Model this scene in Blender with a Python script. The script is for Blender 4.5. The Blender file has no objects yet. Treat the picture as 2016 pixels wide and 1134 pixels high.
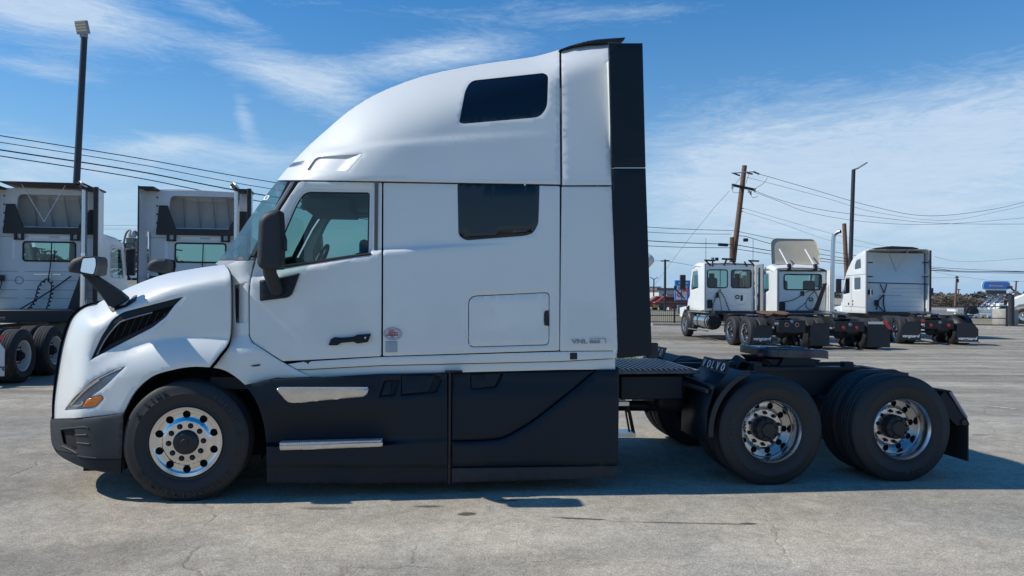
import bpy, bmesh, math, random
import numpy as np
from mathutils import Vector, Matrix, geometry
random.seed(7)
R = math.radians
S = bpy.context.scene
COL = S.collection
# ------------------------------------------------------------------ camera
F = 1456.0                       # focal length in photo pixels
PITCH, ROLL, CH = 0.00687, 0.0070, 1.75
fwd = Vector((0, math.cos(PITCH), math.sin(PITCH)))
rgt = Vector((math.cos(ROLL), 0, math.sin(ROLL)))
upv = rgt.cross(fwd).normalized(); rgt = fwd.cross(upv).normalized()
cam = bpy.data.objects.new('camera', bpy.data.cameras.new('camera'))
COL.objects.link(cam); S.camera = cam
cam.data.sensor_width = 36; cam.data.lens = 26; cam.data.clip_start = .1; cam.data.clip_end = 6000
m = Matrix((rgt, upv, -fwd)).transposed().to_4x4(); m.translation = Vector((0, 0, CH))
cam.matrix_world = m
# ------------------------------------------------------------------ world and sun
SUN_TO = Vector((-1.0, -0.030, 0.96)).normalized()      # direction towards the sun
SKY_STRENGTH = .10
W = bpy.data.worlds.new("World"); S.world = W; W.use_nodes = True
def nd(nt, t, **kw):
    n = nt.nodes.new(t)
    for k, v in kw.items():
        if k in n.inputs.keys(): n.inputs[k].default_value = v
        else: setattr(n, k, v)
    return n
def mth(nt, op, a, b=None, c=None, clamp=False):
    n = nt.nodes.new('ShaderNodeMath'); n.operation = op; n.use_clamp = clamp
    for i, v in enumerate((a, b, c)):
        if v is None: continue
        if isinstance(v, (int, float)): n.inputs[i].default_value = v
        else: nt.links.new(v, n.inputs[i])
    return n.outputs[0]
def build_world():
    nt = W.node_tree; nt.nodes.clear(); L = nt.links.new
    out = nd(nt, 'ShaderNodeOutputWorld'); bg = nd(nt, 'ShaderNodeBackground'); bg.inputs[1].default_value = SKY_STRENGTH
    sky = nd(nt, 'ShaderNodeTexSky', sky_type='NISHITA', sun_disc=False)
    sky.sun_elevation = math.asin(SUN_TO.z); sky.sun_rotation = math.atan2(SUN_TO.x, SUN_TO.y)
    sky.air_density = 1.3; sky.dust_density = .35; sky.ozone_density = 3.0; sky.altitude = 200
    tc = nd(nt, 'ShaderNodeTexCoord'); sp = nd(nt, 'ShaderNodeSeparateXYZ'); L(tc.outputs['Generated'], sp.inputs[0])
    x, y, z = sp.outputs
    az_ = mth(nt, 'ARCTAN2', x, y); el_ = mth(nt, 'ARCSINE', z)
    cmb = nd(nt, 'ShaderNodeCombineXYZ'); L(az_, cmb.inputs[0]); L(el_, cmb.inputs[1])
    def cn(rot, sc, loc, scale, det, rough, dist):
        mp = nd(nt, 'ShaderNodeMapping'); mp.inputs['Location'].default_value = loc; mp.inputs['Rotation'].default_value = (0, 0, R(rot)); mp.inputs['Scale'].default_value = sc; L(cmb.outputs[0], mp.inputs[0])
        n = nd(nt, 'ShaderNodeTexNoise', Scale=scale, Detail=det, Roughness=rough, Distortion=dist); L(mp.outputs[0], n.inputs['Vector']); return n.outputs[0]
    n1 = cn(14, (1.0, 2.6, 1), (1.3, .4, 0), 3.2, 9, .58, .5); n2 = cn(16, (1.0, 4.4, 1), (3.1, 1.7, 0), 8.0, 13, .74, 1.3); n3 = cn(-14, (1, 6, 1), (5, 2, 0), 26, 10, .78, 1.2)
    # placed cloud banks: (px, py, radius x, radius y, tilt, gain)
    dens = None
    for px, py, rx, ry, tilt, g in CLOUDS:
        d = (fwd + rgt * ((px - 1008) / F) + upv * ((567 - py) / F)); az = math.atan2(d.x, d.y); el = math.atan2(d.z, math.hypot(d.x, d.y))
        a = mth(nt, 'SUBTRACT', mth(nt, 'ARCTAN2', x, y), az); b = mth(nt, 'SUBTRACT', mth(nt, 'ARCSINE', z), el)
        ct, st = math.cos(tilt), math.sin(tilt)
        u = mth(nt, 'ADD', mth(nt, 'MULTIPLY', a, ct * F / rx), mth(nt, 'MULTIPLY', b, st * F / rx))
        v = mth(nt, 'ADD', mth(nt, 'MULTIPLY', a, -st * F / ry), mth(nt, 'MULTIPLY', b, ct * F / ry))
        q = mth(nt, 'ADD', mth(nt, 'MULTIPLY', u, u), mth(nt, 'MULTIPLY', v, v))
        e = mth(nt, 'MULTIPLY', mth(nt, 'EXPONENT', mth(nt, 'MULTIPLY', q, -1)), g)
        dens = e if dens is None else mth(nt, 'ADD', dens, e)
    low = mth(nt, 'MULTIPLY', mth(nt, 'EXPONENT', mth(nt, 'MULTIPLY', mth(nt, 'MAXIMUM', z, 0.0), -7.0)), .20)   # thin veil near the horizon
    dens = mth(nt, 'ADD', dens, low)
    nn = mth(nt, 'ADD', mth(nt, 'ADD', mth(nt, 'MULTIPLY', n1, .32), mth(nt, 'MULTIPLY', n2, .52)), mth(nt, 'MULTIPLY', n3, .30))
    wisp = mth(nt, 'MULTIPLY', mth(nt, 'SUBTRACT', mth(nt, 'ADD', nn, mth(nt, 'MULTIPLY', dens, .38)), .71), 2.3, clamp=True)
    wisp = mth(nt, 'MULTIPLY', mth(nt, 'MULTIPLY', mth(nt, 'POWER', wisp, 1.2), .80), mth(nt, 'ADD', .35, mth(nt, 'MULTIPLY', mth(nt, 'ADD', n2, n3), .62)), clamp=True)
    hs = nd(nt, 'ShaderNodeHueSaturation', Saturation=1.32); tn = nd(nt, 'ShaderNodeMix', data_type='RGBA', blend_type='MULTIPLY'); tn.inputs[0].default_value = 1; L(sky.outputs[0], tn.inputs[6]); tn.inputs[7].default_value = (.84, 1.0, 1.20, 1); L(tn.outputs[2], hs.inputs['Color'])
    hz = nd(nt, 'ShaderNodeMix', data_type='RGBA'); L(mth(nt, 'EXPONENT', mth(nt, 'MULTIPLY', mth(nt, 'MAXIMUM', z, 0.0), -5.5)), hz.inputs[0]); L(hs.outputs[0], hz.inputs[6])
    kk = 1 / SKY_STRENGTH; hz.inputs[7].default_value = (.37 * kk, .56 * kk, .80 * kk, 1)
    mx = nd(nt, 'ShaderNodeMix', data_type='RGBA'); L(wisp, mx.inputs[0]); L(hz.outputs[2], mx.inputs[6])
    k = 1 / SKY_STRENGTH; mx.inputs[7].default_value = (.60 * k, .73 * k, .88 * k, 1)
    L(mx.outputs[2], bg.inputs[0]); L(bg.outputs[0], out.inputs[0])
CLOUDS = [(520, 128, 137, 35, R(-10), 1.0), (600, 165, 112, 54, R(-16), .45), (760, 130, 187, 40, R(10), .7), (890, 100, 150, 32, R(6), 1.0), (680, 215, 112, 54, R(-20), .5), (90, 12, 187, 56, R(-6), 1.1), (30, -30, 250, 67, 0, .8), (95, 138, 87, 16, 0, .8),
          (330, 285, 75, 21, R(12), .9), (40, 330, 412, 94, R(-4), .6), (480, 228, 17, 45, R(20), .8), (1800, 350, 440, 150, R(5), .92), (1950, 215, 300, 85, R(12), .8), (440, 30, 87, 18, R(-14), .7),
          (1450, 310, 260, 121, R(-4), .75), (700, 18, 525, 18, 0, .45), (1250, 20, 325, 24, R(-3), .5), (500, 305, 137, 29, 0, .6), (250, 380, 325, 81, 0, .5), (1650, 430, 500, 121, 0, .5)]
build_world()
sun = bpy.data.objects.new('sun', bpy.data.lights.new('sun', 'SUN')); COL.objects.link(sun)
sun.data.energy = 4.2; sun.data.angle = R(.53); sun.data.color = (1, .94, .85)
sun.rotation_euler = SUN_TO.to_track_quat('Z', 'Y').to_euler(); sun.location = (-20, -2, 30)
S.view_settings.view_transform = 'Standard'; S.view_settings.look = 'None'; S.view_settings.gamma = 1; S.view_settings.exposure = 0
# ------------------------------------------------------------------ pixel -> place
def ray(px, py): return fwd + rgt * ((px - 1008) / F) + upv * ((567 - py) / F)
def Wp(px, py, Y):
    d = ray(px, py); return Vector((0, 0, CH)) + d * (Y / d.y)
def Gp(px, py):
    d = ray(px, py); return Vector((0, 0, CH)) + d * (-CH / d.z)
TH = R(7.4); TO = Vector((-2.686, 6.11, 0)); TW = 2.44     # truck yaw, origin (front axle, near side), width
TR = Matrix.Rotation(-TH, 3, 'Z'); CL = TR @ (Vector((0, 0, CH)) - TO)
def P(px, py, d):
    """photo pixel -> truck-local point on the lateral plane y=d"""
    v = TR @ ray(px, py); t = (d - CL.y) / v.y
    return Vector((CL.x + t * v.x, d, CL.z + t * v.z))
# ------------------------------------------------------------------ materials
MATS = {}
def mat(name, col, rough=.5, metal=0., coat=0., var=0., vs=3., bump=0., bs=80., spec=None, rvar=0.):
    if name in MATS: return MATS[name]
    M = bpy.data.materials.new(name); M.use_nodes = True; nt = M.node_tree; b = nt.nodes['Principled BSDF']; L = nt.links.new
    b.inputs['Base Color'].default_value = (*col, 1); b.inputs['Roughness'].default_value = rough; b.inputs['Metallic'].default_value = metal
    if coat: b.inputs['Coat Weight'].default_value = coat; b.inputs['Coat Roughness'].default_value = .05
    if spec is not None: b.inputs['Specular IOR Level'].default_value = spec
    tc = nd(nt, 'ShaderNodeTexCoord')
    if var or rvar:
        n = nd(nt, 'ShaderNodeTexNoise', Scale=vs, Detail=7, Roughness=.65); L(tc.outputs['Object'], n.inputs['Vector'])
        if var:
            mr = nd(nt, 'ShaderNodeMapRange'); L(n.outputs[0], mr.inputs[0]); mr.inputs[1].default_value = .25; mr.inputs[2].default_value = .75
            mr.inputs[3].default_value = 1 - var; mr.inputs[4].default_value = 1 + var
            mx = nd(nt, 'ShaderNodeMix', data_type='RGBA', blend_type='MULTIPLY'); mx.inputs[0].default_value = 1
            mx.inputs[6].default_value = (*col, 1); L(mr.outputs[0], mx.inputs[7]); L(mx.outputs[2], b.inputs['Base Color'])
        if rvar:
            L(mth(nt, 'ADD', mth(nt, 'MULTIPLY', mth(nt, 'SUBTRACT', n.outputs[0], .5), rvar * 2), rough, clamp=True), b.inputs['Roughness'])
    if bump:
        n = nd(nt, 'ShaderNodeTexNoise', Scale=bs, Detail=4, Roughness=.6); L(tc.outputs['Object'], n.inputs['Vector'])
        bp = nd(nt, 'ShaderNodeBump', Strength=bump, Distance=.004); L(n.outputs[0], bp.inputs['Height']); L(bp.outputs[0], b.inputs['Normal'])
    MATS[name] = M; return M
PAINT = mat('white_paint', (.73, .75, .715), .45, coat=.8, var=.03, vs=1.2, spec=.3)
def wavy(M):
    nt = M.node_tree; b = nt.nodes['Principled BSDF']; tc = nd(nt, 'ShaderNodeTexCoord'); n = nd(nt, 'ShaderNodeTexNoise', Scale=1.9, Detail=2, Roughness=.5); nt.links.new(tc.outputs['Object'], n.inputs['Vector'])
    bp = nd(nt, 'ShaderNodeBump', Strength=.22, Distance=.012); nt.links.new(n.outputs[0], bp.inputs['Height']); nt.links.new(bp.outputs[0], b.inputs['Coat Normal'])
wavy(PAINT)
PAINT2 = mat('white_paint_far', (.77, .80, .78), .38, coat=.5, var=.04, vs=2)
PAINT3 = mat('shaded_white_paint', (.62, .64, .64), .45, coat=.3, var=.08, vs=1.5)  # white paint darkened to carry the shade on the left trucks
GREYPAINT = mat('grey_paint', (.33, .37, .42), .35, coat=.5)
PLASTIC = mat('black_plastic', (.004, .011, .019), .50, var=.15, vs=2.5, bump=.15, bs=260, rvar=.08, spec=.32)
PLASTIC2 = mat('matte_black_plastic', (.020, .024, .028), .62, var=.1, bump=.2, bs=300)
DARK = mat('dark_gap', (.008, .008, .009), .85)
FRAME = mat('frame_black', (.014, .015, .018), .5, var=.3, vs=6, rvar=.15)
RUBBER = mat('tyre_rubber', (.015, .017, .019), .62, var=.3, vs=4, bump=.2, bs=140, rvar=.1)
TREAD = mat('tyre_tread', (.035, .035, .035), .85, var=.3, vs=9, bump=.4, bs=120)
CHROME = mat('polished_aluminium', (.66, .66, .65), .14, 1, var=.04, vs=8, rvar=.05)
SATIN = mat('satin_aluminium', (.60, .60, .595), .24, 1, var=.05, vs=8, rvar=.05)
BRUSHED = mat('brushed_aluminium', (.62, .62, .62), .3, 1, var=.12, vs=14, rvar=.15)
STEPTOP = mat('step_tread_aluminium', (.72, .73, .75), .42, .8, var=.2, vs=60, bump=.8, bs=130)
SEAL = mat('rubber_seal', (.012, .012, .013), .5)
BGLASS = mat('black_glass', (.004, .006, .010), .05, coat=.2)
GREYP = mat('grey_plastic', (.26, .27, .29), .5)
LAMPG = mat('lamp_silver', (.17, .22, .30), .2, .35, var=.4, vs=26, coat=.6)
AMBER = mat('amber_lens', (.85, .22, .02), .2, coat=.6, var=.2, vs=50)
REDL = mat('red_lens', (.5, .02, .015), .25, coat=.5)
WHITEP = mat('white_print', (.75, .76, .78), .5)
REDP = mat('red_print', (.62, .06, .05), .5)
CONC = mat('concrete', (.36, .34, .30), .85, var=.22, vs=5, bump=.5, bs=60)
WOOD = mat('pole_wood', (.16, .095, .065), .85, var=.3, vs=9, bump=.6, bs=40)
POLEM = mat('pole_metal', (.025, .028, .035), .5, var=.15)
WIRE = mat('wire_black', (.02, .02, .022), .6)
RUST = mat('rusty_steel', (.16, .085, .045), .75, var=.5, vs=5)
GREASE = mat('greased_steel', (.07, .08, .10), .26, .45, var=.4, vs=7, rvar=.12)
SEATM = mat('seat_cloth', (.04, .042, .05), .85)
TRIMC = mat('cab_trim', (.13, .125, .115), .7)
WHITERIM = mat('white_rim', (.62, .62, .60), .4, var=.08)
BACKP = mat('fairing_inner', (.40, .40, .38), .55, var=.08, vs=3)
TAN = mat('deflector_inner', (.42, .38, .29), .6, var=.1)
def glass_mat(name, tint, refl=.12, haze=0.):
    M = bpy.data.materials.new(name); M.use_nodes = True; nt = M.node_tree; nt.nodes.clear(); L = nt.links.new
    o = nd(nt, 'ShaderNodeOutputMaterial'); t = nd(nt, 'ShaderNodeBsdfTransparent'); t.inputs[0].default_value = (*tint, 1)
    g = nd(nt, 'ShaderNodeBsdfGlossy'); g.inputs['Roughness'].default_value = .01
    lw = nd(nt, 'ShaderNodeLayerWeight', Blend=.5); mx = nd(nt, 'ShaderNodeMixShader')
    L(mth(nt, 'ADD', mth(nt, 'MULTIPLY', mth(nt, 'POWER', lw.outputs['Facing'], 4.5), .9), .04 + refl, clamp=True), mx.inputs[0]); L(t.outputs[0], mx.inputs[1]); L(g.outputs[0], mx.inputs[2])
    if haze:
        df = nd(nt, 'ShaderNodeBsdfDiffuse'); df.inputs[0].default_value = (.30, .42, .42, 1); m2 = nd(nt, 'ShaderNodeMixShader'); m2.inputs[0].default_value = haze
        L(mx.outputs[0], m2.inputs[1]); L(df.outputs[0], m2.inputs[2]); L(m2.outputs[0], o.inputs[0])
    else: L(mx.outputs[0], o.inputs[0])
    MATS[name] = M; return M
GLASS = glass_mat('tinted_window_glass', (.50, .66, .62), .03)
WSHIELD = glass_mat('windshield_glass', (.50, .68, .64), .0, .10)
LENSG = glass_mat('clear_lens', (.9, .93, .95), .03)
MIRRORG = mat('mirror_glass', (.85, .87, .88), .02, 1)
def shade(ob, ang=35):
    me = ob.data; me.shade_smooth(); me.set_sharp_from_angle(angle=R(ang))
# ------------------------------------------------------------------ object helpers
def empty(name, label=None, cat=None, loc=(0, 0, 0), rz=0, group=None, parent=None):
    o = bpy.data.objects.new(name, None); COL.objects.link(o); o.location = loc; o.rotation_euler = (0, 0, rz); o.empty_display_size = .3
    if parent: o.parent = parent
    tag(o, label, cat, group); return o
def tag(o, label=None, cat=None, group=None, kind=None):
    if label: o['label'] = label
    if cat: o['category'] = cat
    if group: o['group'] = group
    if kind: o['kind'] = kind
    return o
def link(name, me, m, parent=None, smooth=35, bevel=0, seg=2):
    o = bpy.data.objects.new(name, me); COL.objects.link(o)
    if m is not None and len(me.materials) == 0: me.materials.append(m)
    if parent: o.parent = parent
    if smooth: shade(o, smooth)
    if bevel:
        b = o.modifiers.new('bevel', 'BEVEL'); b.width = bevel; b.segments = seg; b.limit_method = 'ANGLE'; b.angle_limit = R(40)
    return o
class MB:
    def __init__(s): s.v = []; s.f = []
    def add(s, vs, fs):
        k = len(s.v); s.v += [tuple(a) for a in vs]; s.f += [tuple(i + k for i in f) for f in fs]; return s
    def box(s, c, e, rot=None):
        """centre, full extents, optional 3x3 rotation"""
        c = Vector(c); vs = []
        for i in (-.5, .5):
            for j in (-.5, .5):
                for k in (-.5, .5):
                    p = Vector((i * e[0], j * e[1], k * e[2]))
                    vs.append(c + (rot @ p if rot else p))
        return s.add(vs, [(0, 1, 3, 2), (4, 6, 7, 5), (0, 4, 5, 1), (2, 3, 7, 6), (0, 2, 6, 4), (1, 5, 7, 3)])
    def span(s, a, b): return s.box([(x + y) / 2 for x, y in zip(a, b)], [abs(y - x) for x, y in zip(a, b)])
    def tube(s, pts, r, n=8, r2=None, caps=True):
        pts = [Vector(p) for p in pts]; N = len(pts); vs = []; prev = None
        for i, p in enumerate(pts):
            t = (pts[min(i + 1, N - 1)] - pts[max(i - 1, 0)]).normalized()
            if prev is None: a = t.orthogonal().normalized()
            else: a = (prev - t * prev.dot(t)); a = a.normalized() if a.length > 1e-6 else t.orthogonal().normalized()
            prev = a; b = t.cross(a); rr = r if r2 is None else r + (r2 - r) * i / (N - 1)
            if isinstance(r, (list, tuple)): rr = r[i]
            vs += [p + (a * math.cos(2 * math.pi * k / n) + b * math.sin(2 * math.pi * k / n)) * rr for k in range(n)]
        fs = [(i * n + k, i * n + (k + 1) % n, (i + 1) * n + (k + 1) % n, (i + 1) * n + k) for i in range(N - 1) for k in range(n)]
        if caps: fs += [tuple(range(n))[::-1], tuple(range((N - 1) * n, N * n))]
        return s.add(vs, fs)
    def lathe(s, prof, n=48, axis='y', c=(0, 0, 0), close=False):
        """profile of (radius, along axis)"""
        vs = []; c = Vector(c)
        for r, h in prof:
            for k in range(n):
                a = 2 * math.pi * k / n; q = (r * math.cos(a), r * math.sin(a))
                vs.append(c + Vector({'y': (q[0], h, q[1]), 'z': (q[0], q[1], h), 'x': (h, q[0], q[1])}[axis]))
        N = len(prof); rng = range(N if close else N - 1)
        return s.add(vs, [(i * n + k, i * n + (k + 1) % n, ((i + 1) % N) * n + (k + 1) % n, ((i + 1) % N) * n + k) for i in rng for k in range(n)])
    def prism(s, poly, axis, a, b):
        """2D polygon extruded along an axis from a to b; poly coords are the two other axes in order"""
        n = len(poly)
        def pt(p, h): return {'x': (h, p[0], p[1]), 'y': (p[0], h, p[1]), 'z': (p[0], p[1], h)}[axis]
        return s.add([pt(p, a) for p in poly] + [pt(p, b) for p in poly], [tuple(range(n))[::-1], tuple(range(n, 2 * n))] + [(i, (i + 1) % n, n + (i + 1) % n, n + i) for i in range(n)])
    def mesh(s, name):
        me = bpy.data.meshes.new(name); me.from_pydata(s.v, [], s.f); me.validate()
        bm = bmesh.new(); bm.from_mesh(me); bmesh.ops.recalc_face_normals(bm, faces=bm.faces); bm.to_mesh(me); bm.free(); return me
    def build(s, name, m, parent=None, smooth=35, bevel=0, seg=2): return link(name, s.mesh(name), m, parent, smooth, bevel, seg)
def cr(pts, n=6, closed=False):
    """Catmull-Rom through points"""
    pts = [np.array(p, float) for p in pts]; out = []; N = len(pts)
    for i in range(N if closed else N - 1):
        g = (lambda k: pts[k % N]) if closed else (lambda k: pts[max(0, min(N - 1, k))])
        p0, p1, p2, p3 = g(i - 1), g(i), g(i + 1), g(i + 2)
        for j in range(n):
            t = j / n; out.append(tuple(.5 * (2 * p1 + (p2 - p0) * t + (2 * p0 - 5 * p1 + 4 * p2 - p3) * t * t + (3 * p1 - p0 - 3 * p2 + p3) * t ** 3)))
    if not closed: out.append(tuple(pts[-1]))
    return out
def rnd(poly, r, n=5):
    """round a closed polygon's corners; r one radius or one per corner"""
    out = []; N = len(poly); P_ = [np.array(p[:2], float) for p in poly]
    for i, p in enumerate(P_):
        rr = r[i] if isinstance(r, (list, tuple)) else r
        a, b = P_[i - 1] - p, P_[(i + 1) % N] - p; la, lb = np.linalg.norm(a), np.linalg.norm(b); q = min(rr, la * .48, lb * .48)
        if q <= .01: out.append(tuple(p)); continue
        A, B = p + a / la * q, p + b / lb * q
        for j in range(n + 1):
            t = j / n; out.append(tuple(A * (1 - t) ** 2 + 2 * p * t * (1 - t) + B * t * t))
    return out
def resample(poly, step, closed=True):
    out = []; N = len(poly)
    for i in range(N if closed else N - 1):
        a = np.array(poly[i], float); b = np.array(poly[(i + 1) % N], float); L = np.linalg.norm(b - a)
        if L < 1e-6: continue
        k = max(1, int(math.ceil(L / step)))
        for j in range(k): out.append(tuple(a + (b - a) * j / k))
    if not closed: out.append(tuple(poly[-1]))
    return out
def inside(pts, poly):
    pts = np.asarray(pts, float); P_ = np.asarray(poly, float); x, y = pts[:, 0], pts[:, 1]; c = np.zeros(len(pts), bool)
    for i in range(len(P_)):
        x1, y1 = P_[i]; x2, y2 = P_[i - 1]
        if y1 == y2: continue
        c ^= ((y1 > y) != (y2 > y)) & (x < (x2 - x1) * (y - y1) / (y2 - y1) + x1)
    return c
def dist_poly(pts, poly):
    pts = np.asarray(pts, float); d = np.full(len(pts), 1e9)
    for i in range(len(poly)):
        a = np.array(poly[i]); b = np.array(poly[i - 1]); ab = b - a; L2 = ab @ ab
        if L2 < 1e-12: continue
        t = np.clip(((pts - a) @ ab) / L2, 0, 1); d = np.minimum(d, np.linalg.norm(pts - a - t[:, None] * ab, axis=1))
    return d
def offset_in(poly, o):
    """points just inside the loop"""
    N = len(poly); out = []
    for i in range(N):
        a, p, b = (np.array(poly[(i + k) % N], float) for k in (-1, 0, 1)); t = b - a; L = np.linalg.norm(t)
        if L < 1e-9: continue
        n = np.array((-t[1], t[0])) / L; out.append(p + n * o)
    return out
def fill2d(outer, holes=(), step=8, bstep=None, ring=0, extra=()):
    """triangulate a polygon with holes and an even inner grid -> points, triangles, boundary loops"""
    bstep = bstep or step; loops = [resample(outer, bstep)] + [resample(h, bstep) for h in holes]
    V = []; E = []
    for lp in loops:
        k = len(V); V += lp; E += [(k + i, k + (i + 1) % len(lp)) for i in range(len(lp))]
    nb = len(V); cand = []
    a = np.array(outer); x0, y0 = a.min(0); x1, y1 = a.max(0)
    g = [(x, y) for i, y in enumerate(np.arange(y0 + step * .5, y1, step * .87)) for x in np.arange(x0 + (i % 2) * step / 2, x1, step)]
    def ok(pts, md):
        if len(pts) == 0: return []
        q = inside(pts, loops[0])
        for h in loops[1:]: q &= ~inside(pts, h)
        for l in loops: q &= dist_poly(pts, l) > md
        return [tuple(p) for p, k in zip(pts, q) if k]
    rings = []
    if ring:
        for lp in loops:
            ar = sum(lp[i - 1][0] * lp[i][1] - lp[i][0] * lp[i - 1][1] for i in range(len(lp)))
            s = (1 if ar > 0 else -1) * (1 if lp is loops[0] else -1)
            rings += offset_in(lp, ring * s)
        rings = ok(rings, ring * .85)
    ex = ok(list(extra), step * .1) if len(extra) else []
    gi = ok(g, max(step * .45, ring + step * .35 if ring else 0))
    if ex:
        E_ = np.array(ex); gi = [p for p in gi if np.min(np.hypot(E_[:, 0] - p[0], E_[:, 1] - p[1])) > step * .35]
    V += rings + ex + gi
    r = geometry.delaunay_2d_cdt([Vector(p) for p in V], E, [], 0, 1e-5)
    pts = [(p.x, p.y) for p in r[0]]; tr = [f for f in r[2] if len(f) == 3]
    cen = np.array([[sum(pts[i][0] for i in f) / 3, sum(pts[i][1] for i in f) / 3] for f in tr]); q = inside(cen, loops[0])
    for h in loops[1:]: q &= ~inside(cen, h)
    tr = [tuple(f) for f, k in zip(tr, q) if k]
    cnt = {}
    for f in tr:
        for i in range(3):
            e = (f[i], f[(i + 1) % 3]); cnt[e] = 1
    bed = [e for e in cnt if (e[1], e[0]) not in cnt]
    return pts, tr, bed
def sheet(name, outer, holes, mapf, m, parent, step=8, thick=.02, tdir=(0, 1, 0), ring=0, roll=0, extra=(), bstep=None, smooth=50):
    """a shaped panel: 2D outline -> 3D by mapf(x, y, extra_depth), with a rim of the given thickness"""
    pts, tr, bed = fill2d(outer, holes, step, bstep, ring, extra); bs = set(i for e in bed for i in e)
    V = [mapf(p[0], p[1], roll if i in bs else 0) for i, p in enumerate(pts)]; Fc = list(tr)
    if thick:
        idx = {}; T = Vector(tdir) * thick
        for i in bs:
            idx[i] = (len(V), len(V) + 1); V.append(V[i]); V.append(Vector(V[i]) + T)
        for a, b in bed: Fc.append((idx[a][0], idx[a][1], idx[b][1], idx[b][0]))
    me = bpy.data.meshes.new(name); me.from_pydata([tuple(v) for v in V], [], Fc); me.validate()
    return link(name, me, m, parent, smooth)
def mirror(o, W_=TW, name=None):
    c = o.copy(); COL.objects.link(c); c.scale = (1, -1, 1); c.location = (0, W_, 0)
    return c
def sitp(tab):
    xs = np.array([t[0] for t in tab], float); ys = np.array([t[1] for t in tab], float); m_ = np.gradient(ys, xs)
    def f(x):
        x = min(max(x, xs[0]), xs[-1]); i = min(len(xs) - 2, int(np.searchsorted(xs, x, 'right')) - 1); h = xs[i + 1] - xs[i]; t = (x - xs[i]) / h
        return float(ys[i] * (1 + 2 * t) * (1 - t) ** 2 + m_[i] * h * t * (1 - t) ** 2 + ys[i + 1] * t * t * (3 - 2 * t) + m_[i + 1] * h * t * t * (t - 1))
    return f
def dist_line(line):
    A = np.array(line[:-1], float); B = np.array(line[1:], float); AB = B - A; L2 = (AB ** 2).sum(1) + 1e-9
    def f(x, y):
        p = np.array((x, y)); t = np.clip(((p - A) * AB).sum(1) / L2, 0, 1); return float(np.sqrt(((p - A - t[:, None] * AB) ** 2).sum(1)).min())
    return f
def tps(ctrl):
    A = np.array(ctrl, float); X = A[:, :2] / 100; v = A[:, 2]; n = len(A)
    def U(r2): return np.where(r2 > 1e-9, r2 * np.log(r2 + 1e-12), 0)
    K = U(((X[:, None] - X[None]) ** 2).sum(-1)) + np.eye(n) * .02; Pm = np.hstack([np.ones((n, 1)), X])
    w = np.linalg.solve(np.block([[K, Pm], [Pm.T, np.zeros((3, 3))]]), np.concatenate([v, np.zeros(3)]))
    def f(x, y):
        p = np.array((x, y)) / 100; return float(w[:n] @ U(((X - p) ** 2).sum(-1)) + w[n] + w[n + 1:] @ p)
    return f
def text(name, s, size, M, m, parent, ext=.002, align='LEFT', sx=1, shear=0, bold=0):
    c = bpy.data.curves.new(name, 'FONT'); c.body = s; c.size = size; c.extrude = ext; c.align_x = align; c.shear = shear; c.offset = bold; c.resolution_u = 3
    t = bpy.data.objects.new('tmp', c); me = bpy.data.meshes.new_from_object(t); bpy.data.objects.remove(t)
    me.transform(M @ Matrix.Diagonal((sx, 1, 1, 1))); me.materials.clear(); me.name = name
    return link(name, me, m, parent, 0)
def frame(o, x, y):
    """matrix with origin o and axes x, y (text plane)"""
    x = Vector(x).normalized(); y = Vector(y); z = x.cross(y).normalized(); y = z.cross(x).normalized()
    return Matrix((( x.x, y.x, z.x, o[0]), (x.y, y.y, z.y, o[1]), (x.z, y.z, z.z, o[2]), (0, 0, 0, 1)))
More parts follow.
